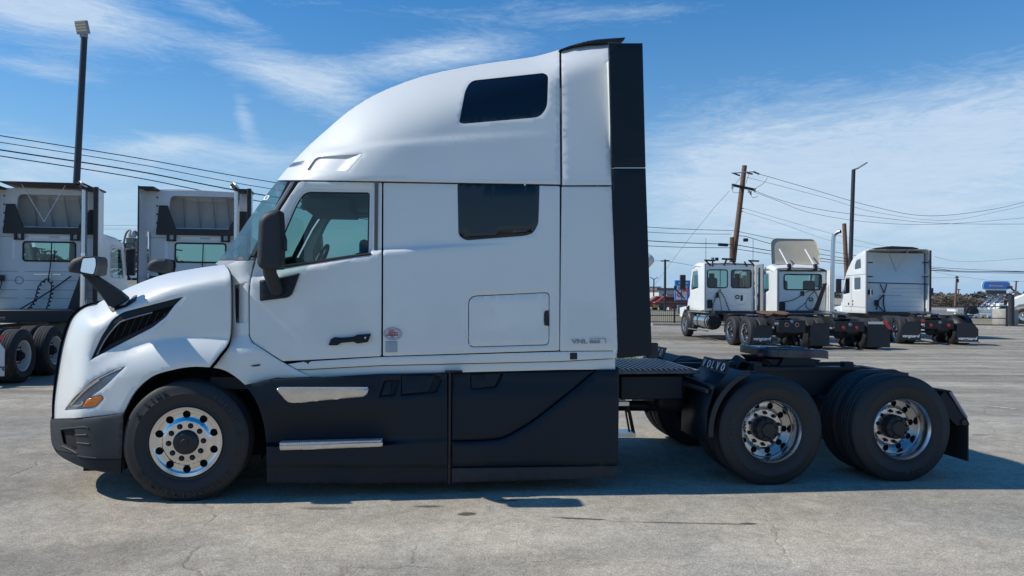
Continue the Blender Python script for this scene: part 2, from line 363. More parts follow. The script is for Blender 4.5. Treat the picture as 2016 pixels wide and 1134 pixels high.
# ------------------------------------------------------------------ ground
def asphalt():
    M = bpy.data.materials.new('weathered_asphalt'); M.use_nodes = True; nt = M.node_tree; b = nt.nodes['Principled BSDF']; L = nt.links.new
    tc = nd(nt, 'ShaderNodeTexCoord'); O = tc.outputs['Object']
    def noise(scale, det=5, rough=.6, dist=0, vec=None, sc=None):
        n = nd(nt, 'ShaderNodeTexNoise', Scale=scale, Detail=det, Roughness=rough, Distortion=dist)
        v = vec or O
        if sc:
            mp = nd(nt, 'ShaderNodeMapping'); mp.inputs['Scale'].default_value = sc; L(v, mp.inputs[0]); v = mp.outputs[0]
        L(v, n.inputs['Vector']); return n.outputs[0]
    big = noise(.22, 5, .6, .6); med = noise(1.3, 6, .65, .4); fine = noise(26, 4, .7); grit = noise(75, 3, .8)
    streak = noise(.5, 7, .7, .3, sc=(.18, 1.6, 1)); streak2 = noise(1.4, 6, .7, .5, sc=(.12, 1.3, 1))
    def ramp(x, a, bb, lo, hi):
        mr = nd(nt, 'ShaderNodeMapRange'); L(x, mr.inputs[0]); mr.inputs[1].default_value = a; mr.inputs[2].default_value = bb; mr.inputs[3].default_value = lo; mr.inputs[4].default_value = hi; return mr.outputs[0]
    val = mth(nt, 'MULTIPLY', ramp(big, .3, .7, .86, 1.14), ramp(med, .3, .7, .88, 1.12))
    val = mth(nt, 'MULTIPLY', val, ramp(fine, .3, .7, .82, 1.18)); val = mth(nt, 'MULTIPLY', val, ramp(grit, .36, .64, .60, 1.40))
    mot = noise(4.5, 6, .7, .8); mot2 = noise(12, 4, .7, .5); val = mth(nt, 'MULTIPLY', val, ramp(mot, .35, .65, .86, 1.13)); val = mth(nt, 'MULTIPLY', val, ramp(mot2, .35, .65, .90, 1.10))
    sx = nd(nt, 'ShaderNodeSeparateXYZ'); L(O, sx.inputs[0]); X, Y = sx.outputs[0], sx.outputs[1]
    far = ramp(Y, 8.5, 13, 0, 1)
    st = mth(nt, 'ADD', mth(nt, 'MULTIPLY', ramp(streak, .42, .60, 0, 1), .55), mth(nt, 'MULTIPLY', ramp(streak2, .45, .62, 0, 1), .45))
    val = mth(nt, 'MULTIPLY', val, mth(nt, 'ADD', 1, mth(nt, 'MULTIPLY', far, mth(nt, 'SUBTRACT', mth(nt, 'MULTIPLY', st, .62), .42))))
    # cracks: edges of a warped cell pattern, broken up by noise
    wn = nd(nt, 'ShaderNodeTexNoise', Scale=1.2, Detail=5); L(O, wn.inputs['Vector'])
    wv = nd(nt, 'ShaderNodeVectorMath', operation='MULTIPLY_ADD'); L(wn.outputs['Color'], wv.inputs[0]); wv.inputs[1].default_value = (.9, .9, 0); L(O, wv.inputs[2])
    vo = nd(nt, 'ShaderNodeTexVoronoi', feature='DISTANCE_TO_EDGE', Scale=.33); L(wv.outputs[0], vo.inputs['Vector'])
    crack = mth(nt, 'MULTIPLY', ramp(vo.outputs['Distance'], .0, .007, 1, 0), ramp(med, .47, .56, 0, 1))
    val = mth(nt, 'MULTIPLY', val, mth(nt, 'SUBTRACT', 1, mth(nt, 'MULTIPLY', crack, .22)))
    # stains with their own shape: (px, py, half length m, half width m, angle, strength)
    wob = mth(nt, 'MULTIPLY', mth(nt, 'SUBTRACT', noise(5, 5, .7), .5), 1.5)
    tot = None
    for px, py, a, w, an, k in STAINS:
        g = Gp(px, py); dx = mth(nt, 'SUBTRACT', X, g.x); dy = mth(nt, 'SUBTRACT', Y, g.y); c, s_ = math.cos(an), math.sin(an)
        u = mth(nt, 'MULTIPLY', mth(nt, 'ADD', mth(nt, 'MULTIPLY', dx, c), mth(nt, 'MULTIPLY', dy, s_)), 1 / a)
        v = mth(nt, 'MULTIPLY', mth(nt, 'ADD', mth(nt, 'MULTIPLY', dx, -s_), mth(nt, 'MULTIPLY', dy, c)), 1 / w)
        q = mth(nt, 'ADD', mth(nt, 'SQRT', mth(nt, 'ADD', mth(nt, 'MULTIPLY', u, u), mth(nt, 'MULTIPLY', v, v))), wob)
        e = mth(nt, 'MULTIPLY', ramp(q, .75, 1.15, 1, 0), k * 1.35); tot = e if tot is None else mth(nt, 'MAXIMUM', tot, e)
    val = mth(nt, 'MULTIPLY', val, mth(nt, 'SUBTRACT', 1, tot))
    for px, py, a, w, an, k in PATCHES:      # broad worn or resealed areas
        g = Gp(px, py); dx = mth(nt, 'SUBTRACT', X, g.x); dy = mth(nt, 'SUBTRACT', Y, g.y); c, s_ = math.cos(an), math.sin(an)
        u = mth(nt, 'MULTIPLY', mth(nt, 'ADD', mth(nt, 'MULTIPLY', dx, c), mth(nt, 'MULTIPLY', dy, s_)), 1 / a)
        v = mth(nt, 'MULTIPLY', mth(nt, 'ADD', mth(nt, 'MULTIPLY', dx, -s_), mth(nt, 'MULTIPLY', dy, c)), 1 / w)
        q = mth(nt, 'ADD', mth(nt, 'SQRT', mth(nt, 'ADD', mth(nt, 'MULTIPLY', u, u), mth(nt, 'MULTIPLY', v, v))), mth(nt, 'MULTIPLY', mth(nt, 'SUBTRACT', med, .5), 2.0))
        val = mth(nt, 'MULTIPLY', val, mth(nt, 'ADD', 1, ramp(q, .5, 1.3, k, 0)))
    tint = nd(nt, 'ShaderNodeMix', data_type='RGBA'); L(ramp(noise(.6, 4, .6, .5), .35, .65, 0, 1), tint.inputs[0])
    tint.inputs[6].default_value = (.350, .326, .268, 1); tint.inputs[7].default_value = (.405, .358, .278, 1)
    mx = nd(nt, 'ShaderNodeMix', data_type='RGBA', blend_type='MULTIPLY'); mx.inputs[0].default_value = 1; L(tint.outputs[2], mx.inputs[6]); L(val, mx.inputs[7])
    L(mx.outputs[2], b.inputs['Base Color'])
    L(mth(nt, 'SUBTRACT', .9, mth(nt, 'MULTIPLY', tot, .25)), b.inputs['Roughness']); b.inputs['Specular IOR Level'].default_value = .3
    h = mth(nt, 'ADD', mth(nt, 'MULTIPLY', fine, .6), mth(nt, 'MULTIPLY', grit, .6)); h = mth(nt, 'SUBTRACT', h, mth(nt, 'MULTIPLY', crack, 1.5))
    bp = nd(nt, 'ShaderNodeBump', Strength=.55, Distance=.006); L(h, bp.inputs['Height']); L(bp.outputs[0], b.inputs['Normal'])
    return M
STAINS = [(842, 997, .12, .035, 0, .45), (920, 1012, .075, .04, .2, .55), (1140, 1021, .20, .022, -.12, .55), (1360, 1030, .55, .018, -.05, .42), (1475, 1031, .07, .03, 0, .55),
          (1000, 985, .1, .03, 0, .4), (640, 1001, .2, .05, 0, .3), (1932, 856, .12, .05, 0, .3), (1960, 862, .1, .04, 0, .25), (1180, 1085, .05, .03, .5, -.35), (640, 1125, .3, .02, .3, -.2),
          (360, 1127, .12, .012, .2, -.35), (1480, 1075, .04, .02, 0, -.25)]
PATCHES = [(60, 930, 1.6, 1.0, .1, -.18), (100, 1100, 1.2, .3, .15, -.16), (1500, 1060, 2.6, .7, 0, .15), (850, 1060, 1.2, .3, 0, .10), (-100, 850, 3, 1.5, 0, -.12), (60, 1095, .9, .35, .2, -.14), (1180, 1085, .8, .25, .3, -.14), (900, 1120, .9, .2, .2, -.10), (1800, 1010, 1.6, .5, .1, -.07), (500, 1060, 1.2, .4, .1, .07), (1500, 1100, 1.2, .4, 0, .07),
           (1400, 700, 3.0, 1.2, .1, -.25), (1350, 665, 3.0, 3.0, 0, -.42), (1800, 720, 5, 1.5, .05, .10), (60, 790, 2, .8, 0, .08)]
ASPH = asphalt()
MB().add([(-1500, -1500, 0), (1500, -1500, 0), (1500, 2500, 0), (-1500, 2500, 0)], [(0, 1, 2, 3)]).build('asphalt_lot', ASPH, smooth=0)['kind'] = 'structure'
def lined(name, p, q, w, m, z=.004):
    a, b = Gp(*p), Gp(*q); t = (b - a).normalized(); n = Vector((-t.y, t.x, 0)) * w / 2
    o = MB().add([(v.x, v.y, z) for v in (a - n, b - n, b + n, a + n)], [(0, 1, 2, 3)]).build(name, m, smooth=0); o['kind'] = 'structure'; return o
def worn_white():
    M = mat('worn_white_paint', (.55, .54, .50), .85); nt = M.node_tree; b = nt.nodes['Principled BSDF']; L = nt.links.new
    tc = nd(nt, 'ShaderNodeTexCoord'); n = nd(nt, 'ShaderNodeTexNoise', Scale=6, Detail=8, Roughness=.8); L(tc.outputs['Object'], n.inputs['Vector'])
    mr = nd(nt, 'ShaderNodeMapRange'); L(n.outputs[0], mr.inputs[0]); mr.inputs[1].default_value = .46; mr.inputs[2].default_value = .56
    L(mr.outputs[0], b.inputs['Alpha']); return M
WORN = worn_white()
for p, q in (((1905, 796), (2150, 819)), ((1925, 826), (2150, 850)), ((1284, 664), (1540, 697)), ((1290, 650), (1480, 664)), ((0, 803), (105, 797)), ((1890, 672), (2100, 690)), ((1800, 694), (2016, 712))):
    lined('parking_line', p, q, .10, WORN)
GRASS = mat('dry_grass', (.16, .17, .05), .9, var=.4, vs=30, bump=1, bs=60)
gm = MB(); rr = random.Random(3)
for i in range(2600):
    x, y = rr.uniform(-3, 3.35), rr.uniform(17.8, 21.5); a = rr.uniform(0, 6.28); h = rr.uniform(.04, .12)
    gm.add([(x - .02 * math.cos(a), y - .02 * math.sin(a), .02), (x + .02 * math.cos(a), y + .02 * math.sin(a), .02), (x + rr.uniform(-.04, .04), y, .02 + h)], [(0, 1, 2)])
tag(gm.build('grass', GRASS, smooth=0), 'short yellow-green grass growing on the island behind the big truck', 'grass', kind='stuff')
tag(MB().span((-3, 17.8, 0), (3.4, 21.5, .03)).build('grass_strip', GRASS), kind='structure')
# ------------------------------------------------------------------ wheels (axis along y, outer face at y=0, inward = +y)
TYR, RIMR = .505, .2925
def tyre_profile(w=.275, r=TYR, ri=.288):
    p = [(ri, .012), (ri + .012, .002), (ri + .03, .006), (ri + .045, -.004), (ri + .075, -.012), (ri + .11, -.016), (ri + .115, -.019), (ri + .12, -.016), (r - .055, -.010), (r - .028, .002), (r - .010, .012), (r - .002, .022)]
    k = w; gr = [(.062, .072), (.112, .124), (.151, .163), (.203, .215)]
    top = []
    for a, b in gr: top += [(r, a), (r - .014, a + .002), (r - .014, b - .002), (r, b)]
    q = [(x, w - y) for x, y in p][::-1]
    return p + top + q
def mk_tyre(n=96):
    mb = MB(); prof = tyre_profile(); mb.lathe(prof, n, close=False)
    return mb
def tyre_mesh(n=96, name='tyre'):
    me = mk_tyre(n).mesh(name); me.materials.append(RUBBER); me.materials.append(TREAD)
    for p in me.polygons:
        c = p.center; r = math.hypot(c.x, c.z); p.material_index = 1 if (r > TYR - .006 and .05 < c.y < .23) else 0
    return me
def disc_holes(name, r0, r1, holes, yf, m, parent, thick=.012, step=.03, roll=0):
    circ = lambda r, n, cx=0, cz=0: [(cx + r * math.cos(2 * math.pi * k / n), cz + r * math.sin(2 * math.pi * k / n)) for k in range(n)]
    hs = [circ(r0, 36)] if r0 else []
    for (hr, n, rr, ph) in holes:
        hs += [circ(rr, 14, hr * math.cos(2 * math.pi * (k + ph) / n), hr * math.sin(2 * math.pi * (k + ph) / n)) for k in range(n)]
    return sheet(name, circ(r1, 72), hs, lambda x, z, e: Vector((x, yf(math.hypot(x, z)), z)), m, parent, step=step, bstep=.02, thick=thick, smooth=40)
def interp(tab):
    xs, ys = zip(*tab); return lambda r: float(np.interp(r, xs, ys))
NUT = {}
def front_wheel(parent, x, dy, z=.49, phase=0., seed=0, text_on=True):
    """steer wheel: parts go under an own empty so it stays one part with sub-parts"""
    w = empty('front_wheel', parent=parent, loc=(x, dy, z))
    t = link('tyre', TYRE_ME, None, w, 38)
    b = MB().lathe([(.262, .0), (RIMR - .004, -.004), (RIMR, .002), (RIMR - .003, .012), (.272, .016), (.268, .03), (.262, .0)], 96).build('rim_flange', CHROME, w)
    d = disc_holes('rim_disc', .085, .272, [(.228, 10, .032, phase + .42), (.138, 10, .0235, phase)], interp([(.085, .0), (.180, .0), (.190, .012), (.205, .022), (.25, .020), (.272, .006)]), CHROME, w, thick=.02, step=.016)
    MB().lathe([(.262, .20), (.262, .03)], 48).build('rim_barrel', BRUSHED, w); MB().lathe([(.0, .07), (.27, .07)], 48).build('brake_drum', DARK, w)
    h = MB().lathe([(0, -.052), (.030, -.052), (.034, -.046), (.072, -.044), (.080, -.036), (.094, -.03), (.100, -.018), (.103, .01)], 48).build('hub_cap', FRAME, w, 30)
    if 'nut' not in NUT: NUT['nut'] = MB().lathe([(.0, -.016), (.010, -.016), (.0125, -.012), (.0125, .006), (.019, .008), (.019, .016)], 12).mesh('lug_nut')
    for k in range(10):
        a = 2 * math.pi * (k + phase) / 10; link('lug_nut', NUT['nut'], FRAME, w, 30).location = (.138 * math.cos(a), 0, .138 * math.sin(a))
    return w
def arc_text(w, s, rad, a0, size, step, m, flip=1, y=-.0165, name='raised_lettering'):
    """letters round the sidewall; angles in degrees, as seen by the camera (x right, z up)"""
    ob = None; verts = []; faces = []
    for i, ch in enumerate(s):
        if ch == ' ': continue
        a = R(a0 - flip * step * (i - (len(s) - 1) / 2)); rx, rz = math.cos(a), math.sin(a)
        up = Vector((rx, 0, rz)) * flip; right = Vector((rz, 0, -rx)) * flip
        c = bpy.data.curves.new('t', 'FONT'); c.body = ch; c.size = size; c.extrude = .0035; c.align_x = 'CENTER'; c.align_y = 'CENTER'; c.resolution_u = 2; c.offset = .0012
        t = bpy.data.objects.new('tmp', c); me = bpy.data.meshes.new_from_object(t); bpy.data.objects.remove(t)
        me.transform(frame((rx * rad, y, rz * rad), right, up)); k = len(verts)
        verts += [tuple(v.co) for v in me.vertices]; faces += [tuple(j + k for j in p.vertices) for p in me.polygons]; bpy.data.meshes.remove(me)
    me = bpy.data.meshes.new(name); me.from_pydata(verts, [], faces); return link(name, me, m, w, 0)
def drive_wheel(parent, x, dy, z=.49, phase=0.):
    w = empty('drive_wheel', parent=parent, loc=(x, dy, z))
    link('tyre', TYRE_ME, None, w, 38)
    t2 = link('inner_tyre', TYRE_ME, None, w, 38); t2.location = (0, .33, 0)
    MB().lathe([(.250, .200), (.254, .13), (.262, .12), (.266, .05), (.270, .03), (.278, .014), (RIMR - .004, -.004), (RIMR, .002), (RIMR - .003, .012), (.285, .02)], 96).build('rim_barrel', SATIN, w)
    disc_holes('rim_disc', .105, .252, [(.220, 10, .030, phase + .5), (.148, 10, .019, phase)], interp([(.10, .160), (.178, .160), (.186, .178), (.198, .195), (.252, .198)]), SATIN, w, thick=.02, step=.016)
    MB().lathe([(.0, .235), (.27, .235)], 48).build('brake_drum', DARK, w)
    MB().lathe([(0, .045), (.060, .045), (.068, .052), (.074, .065), (.092, .068), (.106, .076), (.113, .095), (.116, .165)], 40).build('hub', FRAME, w, 30)
    if 'bolt' not in NUT:
        NUT['bolt'] = MB().lathe([(0, .052), (.009, .052), (.009, .070)], 8).mesh('hub_bolt'); NUT['big'] = MB().lathe([(0, .125), (.012, .125), (.014, .132), (.014, .165)], 8).mesh('lug_nut')
    for k in range(8):
        a = 2 * math.pi * (k + .3) / 8; link('hub_bolt', NUT['bolt'], FRAME, w, 30).location = (.090 * math.cos(a), 0, .090 * math.sin(a))
    for k in range(10):
        a = 2 * math.pi * (k + phase) / 10; link('lug_nut', NUT['big'], FRAME, w, 30).location = (.148 * math.cos(a), 0, .148 * math.sin(a))
    return w
TYRE_ME = tyre_mesh()
# ------------------------------------------------------------------ the big white truck (local frame: x rearward, y away from the camera, z up)
truck = empty('semi_truck', 'big white sleeper tractor truck with black side skirts parked side-on across the foreground', 'semi truck', tuple(TO), TH)
def itp(tab):
    xs, ys = zip(*tab); return lambda v: float(np.interp(v, xs, ys))
sm = lambda t: (lambda c: c * c * (3 - 2 * c))(max(0., min(1., t)))
base_d = itp([(440, .20), (500, .145), (600, .095), (753, .055), (900, .04), (1100, .035), (1300, .035)])
belt_y = itp([(455, 556), (500, 549), (560, 533), (650, 514), (750, 494), (900, 483), (1010, 479)])
belt_a = itp([(455, .015), (492, .02), (515, .055), (750, .042), (900, .020), (1010, 0)]); belt_h = itp([(455, 11), (560, 8.5), (750, 5.5), (1010, 3)])
def D_side(px, py):
    d = base_d(px) + .02 * (max(0, 700 - py) / 340) ** 2; h = belt_h(px)
    return d + belt_a(px) * sm((belt_y(px) + h - py) / (2 * h))
BELT = [(x, belt_y(x) + k * belt_h(x)) for x in range(456, 1012, 7) for k in (-1.15, -.5, 0, .5, 1.15)]
def pm(D, off=0): return lambda x, y, e: P(x, y, D(x, y) + off + e)
TWINS = []
def panel(name, outer, D, m, holes=(), off=0., step=10, thick=.03, ring=1.8, roll=.004, extra=(), bstep=5, twin=True, smooth=50, parent=None):
    o = sheet(name, outer, holes, pm(D, off), m, parent or truck, step, thick, (0, 1, 0), ring, roll, extra, bstep, smooth)
    if twin: TWINS.append(mirror(o))
    return o
def crown(name, pts, D, m, rows=8, k=.95, thick=0):
    mb = MB(); N = len(pts); both = []
    for px, py in pts:
        d = D(px, py); p0 = P(px, py, d); v = TR @ ray(px, py); sx, sz = v.x / v.y, v.z / v.y; L = TW / 2 - d; row = []
        for i in range(rows + 1):
            t = i / rows; dy = t * L; q = dy * (1 - t / 2) * k; row.append(p0 + Vector((sx * q, dy, sz * q)))
        row += [Vector((p.x, TW - p.y, p.z)) for p in row[-2::-1]]; both.append(row)
    n = len(both[0]); mb.add([p for r in both for p in r], [(i * n + j, i * n + j + 1, (i + 1) * n + j + 1, (i + 1) * n + j) for i in range(N - 1) for j in range(n - 1)])
    return mb.build(name, m, truck, 60)
# --- hood
h_sil = cr([(106, 824), (107, 790), (113, 740), (122, 685), (135, 640), (148, 618), (168, 604), (192, 597), (230, 577), (280, 555), (330, 538.5), (400, 526), (441, 521), (470, 517)], 4)
_hd = dist_line(h_sil); _hm = sitp([(100, .225), (150, .215), (200, .205), (320, .175), (452, .125)]); _hs = sitp([(100, .17), (150, .16), (200, .135), (260, .085), (330, .04), (452, .02)])
_hy = sitp([(100, 770), (180, 712), (217, 692), (262, 680), (300, 672), (345, 667), (400, 665), (452, 665)]); _hw = sitp([(100, 60), (200, 40), (262, 22), (300, 12), (345, 6), (452, 6)])
_hr = sitp([(100, 66), (160, 62), (260, 50), (350, 42), (452, 36)]); _ha = sitp([(100, .40), (200, .42), (300, .42), (400, .38), (452, .34)])
def HOOD(x, y):
    f = sm((y - _hy(x) + _hw(x)) / (2 * _hw(x))); s = _hd(x, y)
    return _hm(x) * (1 - f) + _hs(x) * f + _ha(x) * max(0, 1 - s / _hr(x)) ** 2.3 + .14 * f * max(0, 1 - (y - _hy(x) + 4) / 66) ** 2 * sm((x - 150) / 120)
hood_top = cr([(192, 597), (230, 577), (280, 555), (330, 538.5), (400, 526), (441, 521)], 6)
hood_out = cr([(441, 521), (452, 540), (454, 600), (451, 668), (430, 700), (412, 723)], 5) + cr([(412, 723), (380, 722), (345, 727), (300, 741), (265, 772), (243, 813)], 6)[1:] + \
    [(200, 818), (150, 823), (106, 824)] + cr([(106, 824), (107, 790), (113, 740), (122, 685), (135, 640), (148, 618), (168, 604), (192, 597)], 5)[1:] + hood_top[1:-1]
vent = rnd([(178, 709), (199, 663), (222, 628), (243, 614), (361, 584), (344, 601), (327, 624), (300, 645), (217, 688)], [2, 8, 8, 8, 2, 4, 6, 6, 3])
lamp = rnd([(127, 808), (133, 797), (150, 777), (180, 750), (218, 730), (247, 722), (204, 764), (179, 781), (199, 777), (205, 784), (188, 802), (160, 806)], [2, 4, 6, 8, 6, 1, 12, 3, 2, 3, 6, 4])
hsh = [(x, _hy(x)) for x in range(250, 452, 6)]; hsh2 = [(x, y + k) for x, y in hsh for k in (-8, -4, 4, 8)]
panel('hood', hood_out, HOOD, PAINT, [vent, lamp], step=9, extra=hsh + hsh2)
crown('hood_top', hood_top, HOOD, PAINT, 10)
# grille surround strip and front
strip_in = cr([(192, 597), (168, 604), (148, 618), (135, 640), (122, 685), (113, 740), (107, 790), (106, 824)], 5)
strip_out = [(x - 1 - 4.5 * min(1, i / 8), y - .5 - 3.5 * max(0, 1 - i / 14)) for i, (x, y) in enumerate(strip_in)]
for i in range(25, len(strip_out)): strip_out[i] = (strip_in[i][0] - 5.5 + 2.0 * (i - 25) / 11, strip_in[i][1])
D_front = lambda x, y: HOOD(x, y) + .06
panel('grille_surround', strip_in + strip_out[::-1][:-1], lambda x, y: HOOD(x, y) + .035, PLASTIC, step=6, ring=0, roll=0)
crown('grille', strip_out, lambda x, y: HOOD(x, y) + .06, FRAME, 8, .85)
# side vent with blades
vin = rnd([(186, 699), (205, 664), (226, 634), (244, 621), (345, 596), (336, 608), (318, 627), (298, 641), (217, 681)], 5)
panel('vent_frame', vent, HOOD, PLASTIC, [rnd([(190, 700), (206, 668), (228, 638), (246, 627), (343, 601), (331, 613), (316, 627), (298, 638), (217, 678)], 5)], off=.012, step=8, ring=0, roll=0)
vb = panel('vent_backing', vin, HOOD, DARK, off=.085, step=12, thick=0, ring=0, roll=0)
for i in range(9):
    x0, y0 = 208 + i * 14.2, 668 - i * 3.4; a = (x0 + 2, y0); b = (x0 + 22 - i * .6, y0 - 46 + i * 2.2); f = lambda q, dd: P(q[0], q[1], HOOD(*q) + dd)
    mbv = MB(); mbv.add([f(a, .03), f(b, .03), f((b[0] + 4, b[1]), .07), f((a[0] + 4, a[1]), .07), f((a[0] + 1.3, a[1]), .03), f((b[0] + 1.3, b[1]), .03)], [(0, 1, 2, 3), (0, 1, 5, 4)])
    TWINS.append(mirror(mbv.build('vent_blade', FRAME, truck, 0)))
TWINS.append(mirror(MB().tube([P(x, y, HOOD(x, y) + .012) for x, y in cr([(191, 699), (208, 667), (231, 639), (249, 629), (300, 615)], 4)], .006, 6).build('vent_trim', GREYP, truck)))
_vl = dist_line([(300, 643), (327, 621), (347, 600), (361, 583)])
panel('vent_lip', [(361, 583), (370, 581), (350, 606), (323, 637), (305, 650), (300, 643), (327, 621), (347, 600)], lambda x, y: HOOD(x, y) - .004 + .045 * max(0, 1 - _vl(x, y) / 8.5), PAINT, step=4, ring=0, roll=0, thick=.05)
panel('nose_light_block', [(112, 816), (128, 680), (150, 628), (196, 604), (260, 590), (262, 700), (250, 780), (238, 806)], HOOD, DARK, off=.10, step=14, ring=0, roll=0, thick=0)  # unseen dark panel added to stop sun leaking through the nose
# headlight
panel('headlight', lamp, HOOD, LAMPG, off=.03, step=6, ring=0, roll=0, thick=0)
panel('headlight_lens', lamp, HOOD, LENSG, off=.004, step=8, ring=0, roll=0, thick=0)
panel('turn_signal', rnd([(163, 801), (171, 786), (199, 778.5), (203, 784), (188, 800)], 3), HOOD, AMBER, off=-.001, step=5, ring=1, roll=.006, thick=.02)
TWINS.append(mirror(MB().tube([P(x, y, HOOD(x, y) + .006) for x, y in cr([(133, 800), (150, 779), (182, 753), (220, 733), (240, 725)], 4)], .006, 6).build('headlight_trim', CHROME, truck)))
MBc = MB(); 
for q in (((140, 797), (168, 768), (196, 747)), ((146, 800), (160, 797), (164, 790))): MBc.tube([P(x, y, HOOD(x, y) + .014) for x, y in cr(q, 4)], .011, 6)
TWINS.append(mirror(MBc.build('daytime_lamp', CHROME, truck)))
# --- bumper
BUMP = tps([(240, 814, .05), (170, 822, .14), (125, 826, .34), (99, 827, .60), (238, 932, .07), (163, 920, .17), (118, 895, .42), (101, 866, .60), (200, 870, .085), (150, 860, .19), (122, 850, .36)])
seam = [(102, 874), (112, 887), (145, 893), (153, 897), (160, 903), (205, 904), (239, 903)]
brow = rnd([(119, 847), (147, 844), (153, 884), (149, 888), (125, 874)], 4)
b_out = [(99, 827), (150, 825), (200, 821), (243, 814), (241, 860), (239, 903)] + seam[::-1][1:] + [(100, 860), (99, 840)]
panel('bumper', b_out, BUMP, PLASTIC2, [brow], step=9)
panel('bumper_recess', brow, BUMP, DARK, off=.06, step=12, thick=0, ring=0)
panel('bumper_lower_lip', [(102, 875), (112, 888), (145, 894), (153, 898), (160, 904), (205, 905), (239, 904)] + cr([(238, 933), (200, 929), (163, 920), (130, 905), (112, 892), (104, 878)], 4), BUMP, PLASTIC, off=.012, step=9)
for q in (((117, 845), (135, 843), (168, 841), (175, 846)), ((148, 857), (171, 856)), ((151, 872), (176, 874)), ((122, 878), (135, 884), (150, 892), (155, 898), (190, 902))):
    TWINS.append(mirror(MB().tube([P(x, y, BUMP(x, y) - .002) for x, y in cr(q, 4)], .006, 6).build('bumper_rib', PLASTIC2, truck)))
crown('bumper_front', cr([(99, 827), (99, 840), (100, 860), (103, 876), (112, 890)], 4), BUMP, PLASTIC2, 8, .9)
panel('bumper_top', [(100, 821), (106, 824), (150, 823), (200, 818), (243, 813), (243, 816), (200, 822), (150, 826), (100, 829)], BUMP, PLASTIC2, off=.03, step=8, ring=0, thick=.2)
# --- cowl / rear fender
COWL = lambda x, y: D_side(x, y) - .075 * sm((y - 655) / 40) * sm((560 - x) / 110) + (.035 * sm((480 - x) / 30) * (1 - sm((y - 655) / 40)))
cowl = cr([(444, 523), (455, 519), (466, 514)], 2) + [(499, 512.5), (495, 537), (489.5, 568), (489.5, 661), (495.5, 674.5), (554, 712), (609, 742), (547, 744.5)] + cr([(547, 744.5), (515, 750), (484, 759)], 2)[1:] + \
    cr([(484, 759), (468, 745), (452, 734), (436, 727), (420, 724)], 3)[1:] + cr([(420, 724), (437, 702), (455, 671), (458, 600), (456, 541), (444, 523)], 5)[1:-1]
slot = rnd([(461, 561), (489, 556.5), (487.5, 634), (464, 636)], 2)
csh = cr([(456, 664), (480, 664), (495, 668), (530, 690)], 6)
panel('cowl_panel', cowl, COWL, PAINT, [slot], step=9, extra=BELT + [(x, y + k) for x, y in csh for k in (0, 9, 18)])
panel('cowl_vent', slot, lambda x, y: COWL(x, y) + .055 - .055 * sm((x - 462) / 24), PAINT, step=5, ring=0, roll=0, thick=0)
panel('cowl_vent_mouth', [(462, 563), (469, 569), (469, 625), (464, 634)], lambda x, y: COWL(x, y) + .02, DARK, step=8, ring=0, roll=0)
panel('side_marker', [(493, 720), (500, 722), (512, 720), (511, 717), (499, 719)], COWL, SEAL, off=-.012, step=6, ring=0)
# --- door
door = rnd([(589, 357.5), (752, 359.5), (751.5, 430), (750.5, 701), (557, 711), (497, 673.5), (491.5, 660), (491.5, 568), (497, 537), (507, 503), (553, 412)], [7, 4, 0, 4, 3, 8, 8, 8, 8, 8, 4])
win = rnd([(601, 378.5), (727, 380), (724.5, 499), (556, 523), (556, 470), (586, 400)], [14, 5, 5, 2, 4, 20])
winf = rnd([(597, 372), (733, 373), (731, 505), (552, 530), (552, 467), (580, 400)], [18, 8, 6, 2, 4, 24])
D_door = lambda x, y: D_side(x, y)
panel('door', door, D_door, PAINT, [winf], step=9, extra=BELT)
panel('window_frame', winf, D_door, PAINT, [win], off=.010, step=7, ring=1.5, roll=.003)
panel('door_glass', win, D_door, GLASS, off=.02, step=20, thick=0, ring=0, roll=0)
TWINS.append(mirror(MB().tube([P(x, y, D_door(x, y) + .0) for x, y in ((554, 525), (600, 518.5), (660, 509.5), (700, 503.5), (730, 499.5))], .013, 8).build('window_sill', SEAL, truck)))
TWINS.append(mirror(MB().tube([P(x, y, D_door(x, y) + .012) for x, y in win + win[:1]], .006, 6).build('window_seal', SEAL, truck)))
hd = rnd([(646, 679), (650, 670), (660, 664), (730.5, 656.5), (724.5, 674.5), (690, 676), (668, 677)], 2)
panel('door_handle', rnd([(646.5, 680), (651, 668), (658, 664), (672, 665), (696, 663), (703, 659), (730.5, 657), (724, 673.5), (703, 676.5), (696, 673), (672, 675), (664, 680)], 2), D_door, PLASTIC, off=-.030, step=6, thick=.035)
panel('door_lock', rnd([(717, 663), (721, 663), (721, 667), (717, 667)], 2), D_door, CHROME, off=-.036, step=4, ring=0, thick=.01)
panel('jack_plate', rnd([(598, 709.5), (612.5, 708.5), (612.5, 720), (600, 721)], 1), D_side, SEAL, off=.004, step=8, ring=0)
# --- a pillar
pil = [(566, 357), (588, 356), (552, 413), (506, 503), (500, 511), (487, 511), (523, 445)]
D_pil = lambda x, y: D_side(x, y) + .05
panel('a_pillar', pil, D_pil, SEAL, step=10, ring=0)
panel('pillar_trim', [(573, 358), (580, 358), (545, 414), (500, 503), (494, 503), (538, 414)], D_pil, GREYP, off=-.02, step=10)
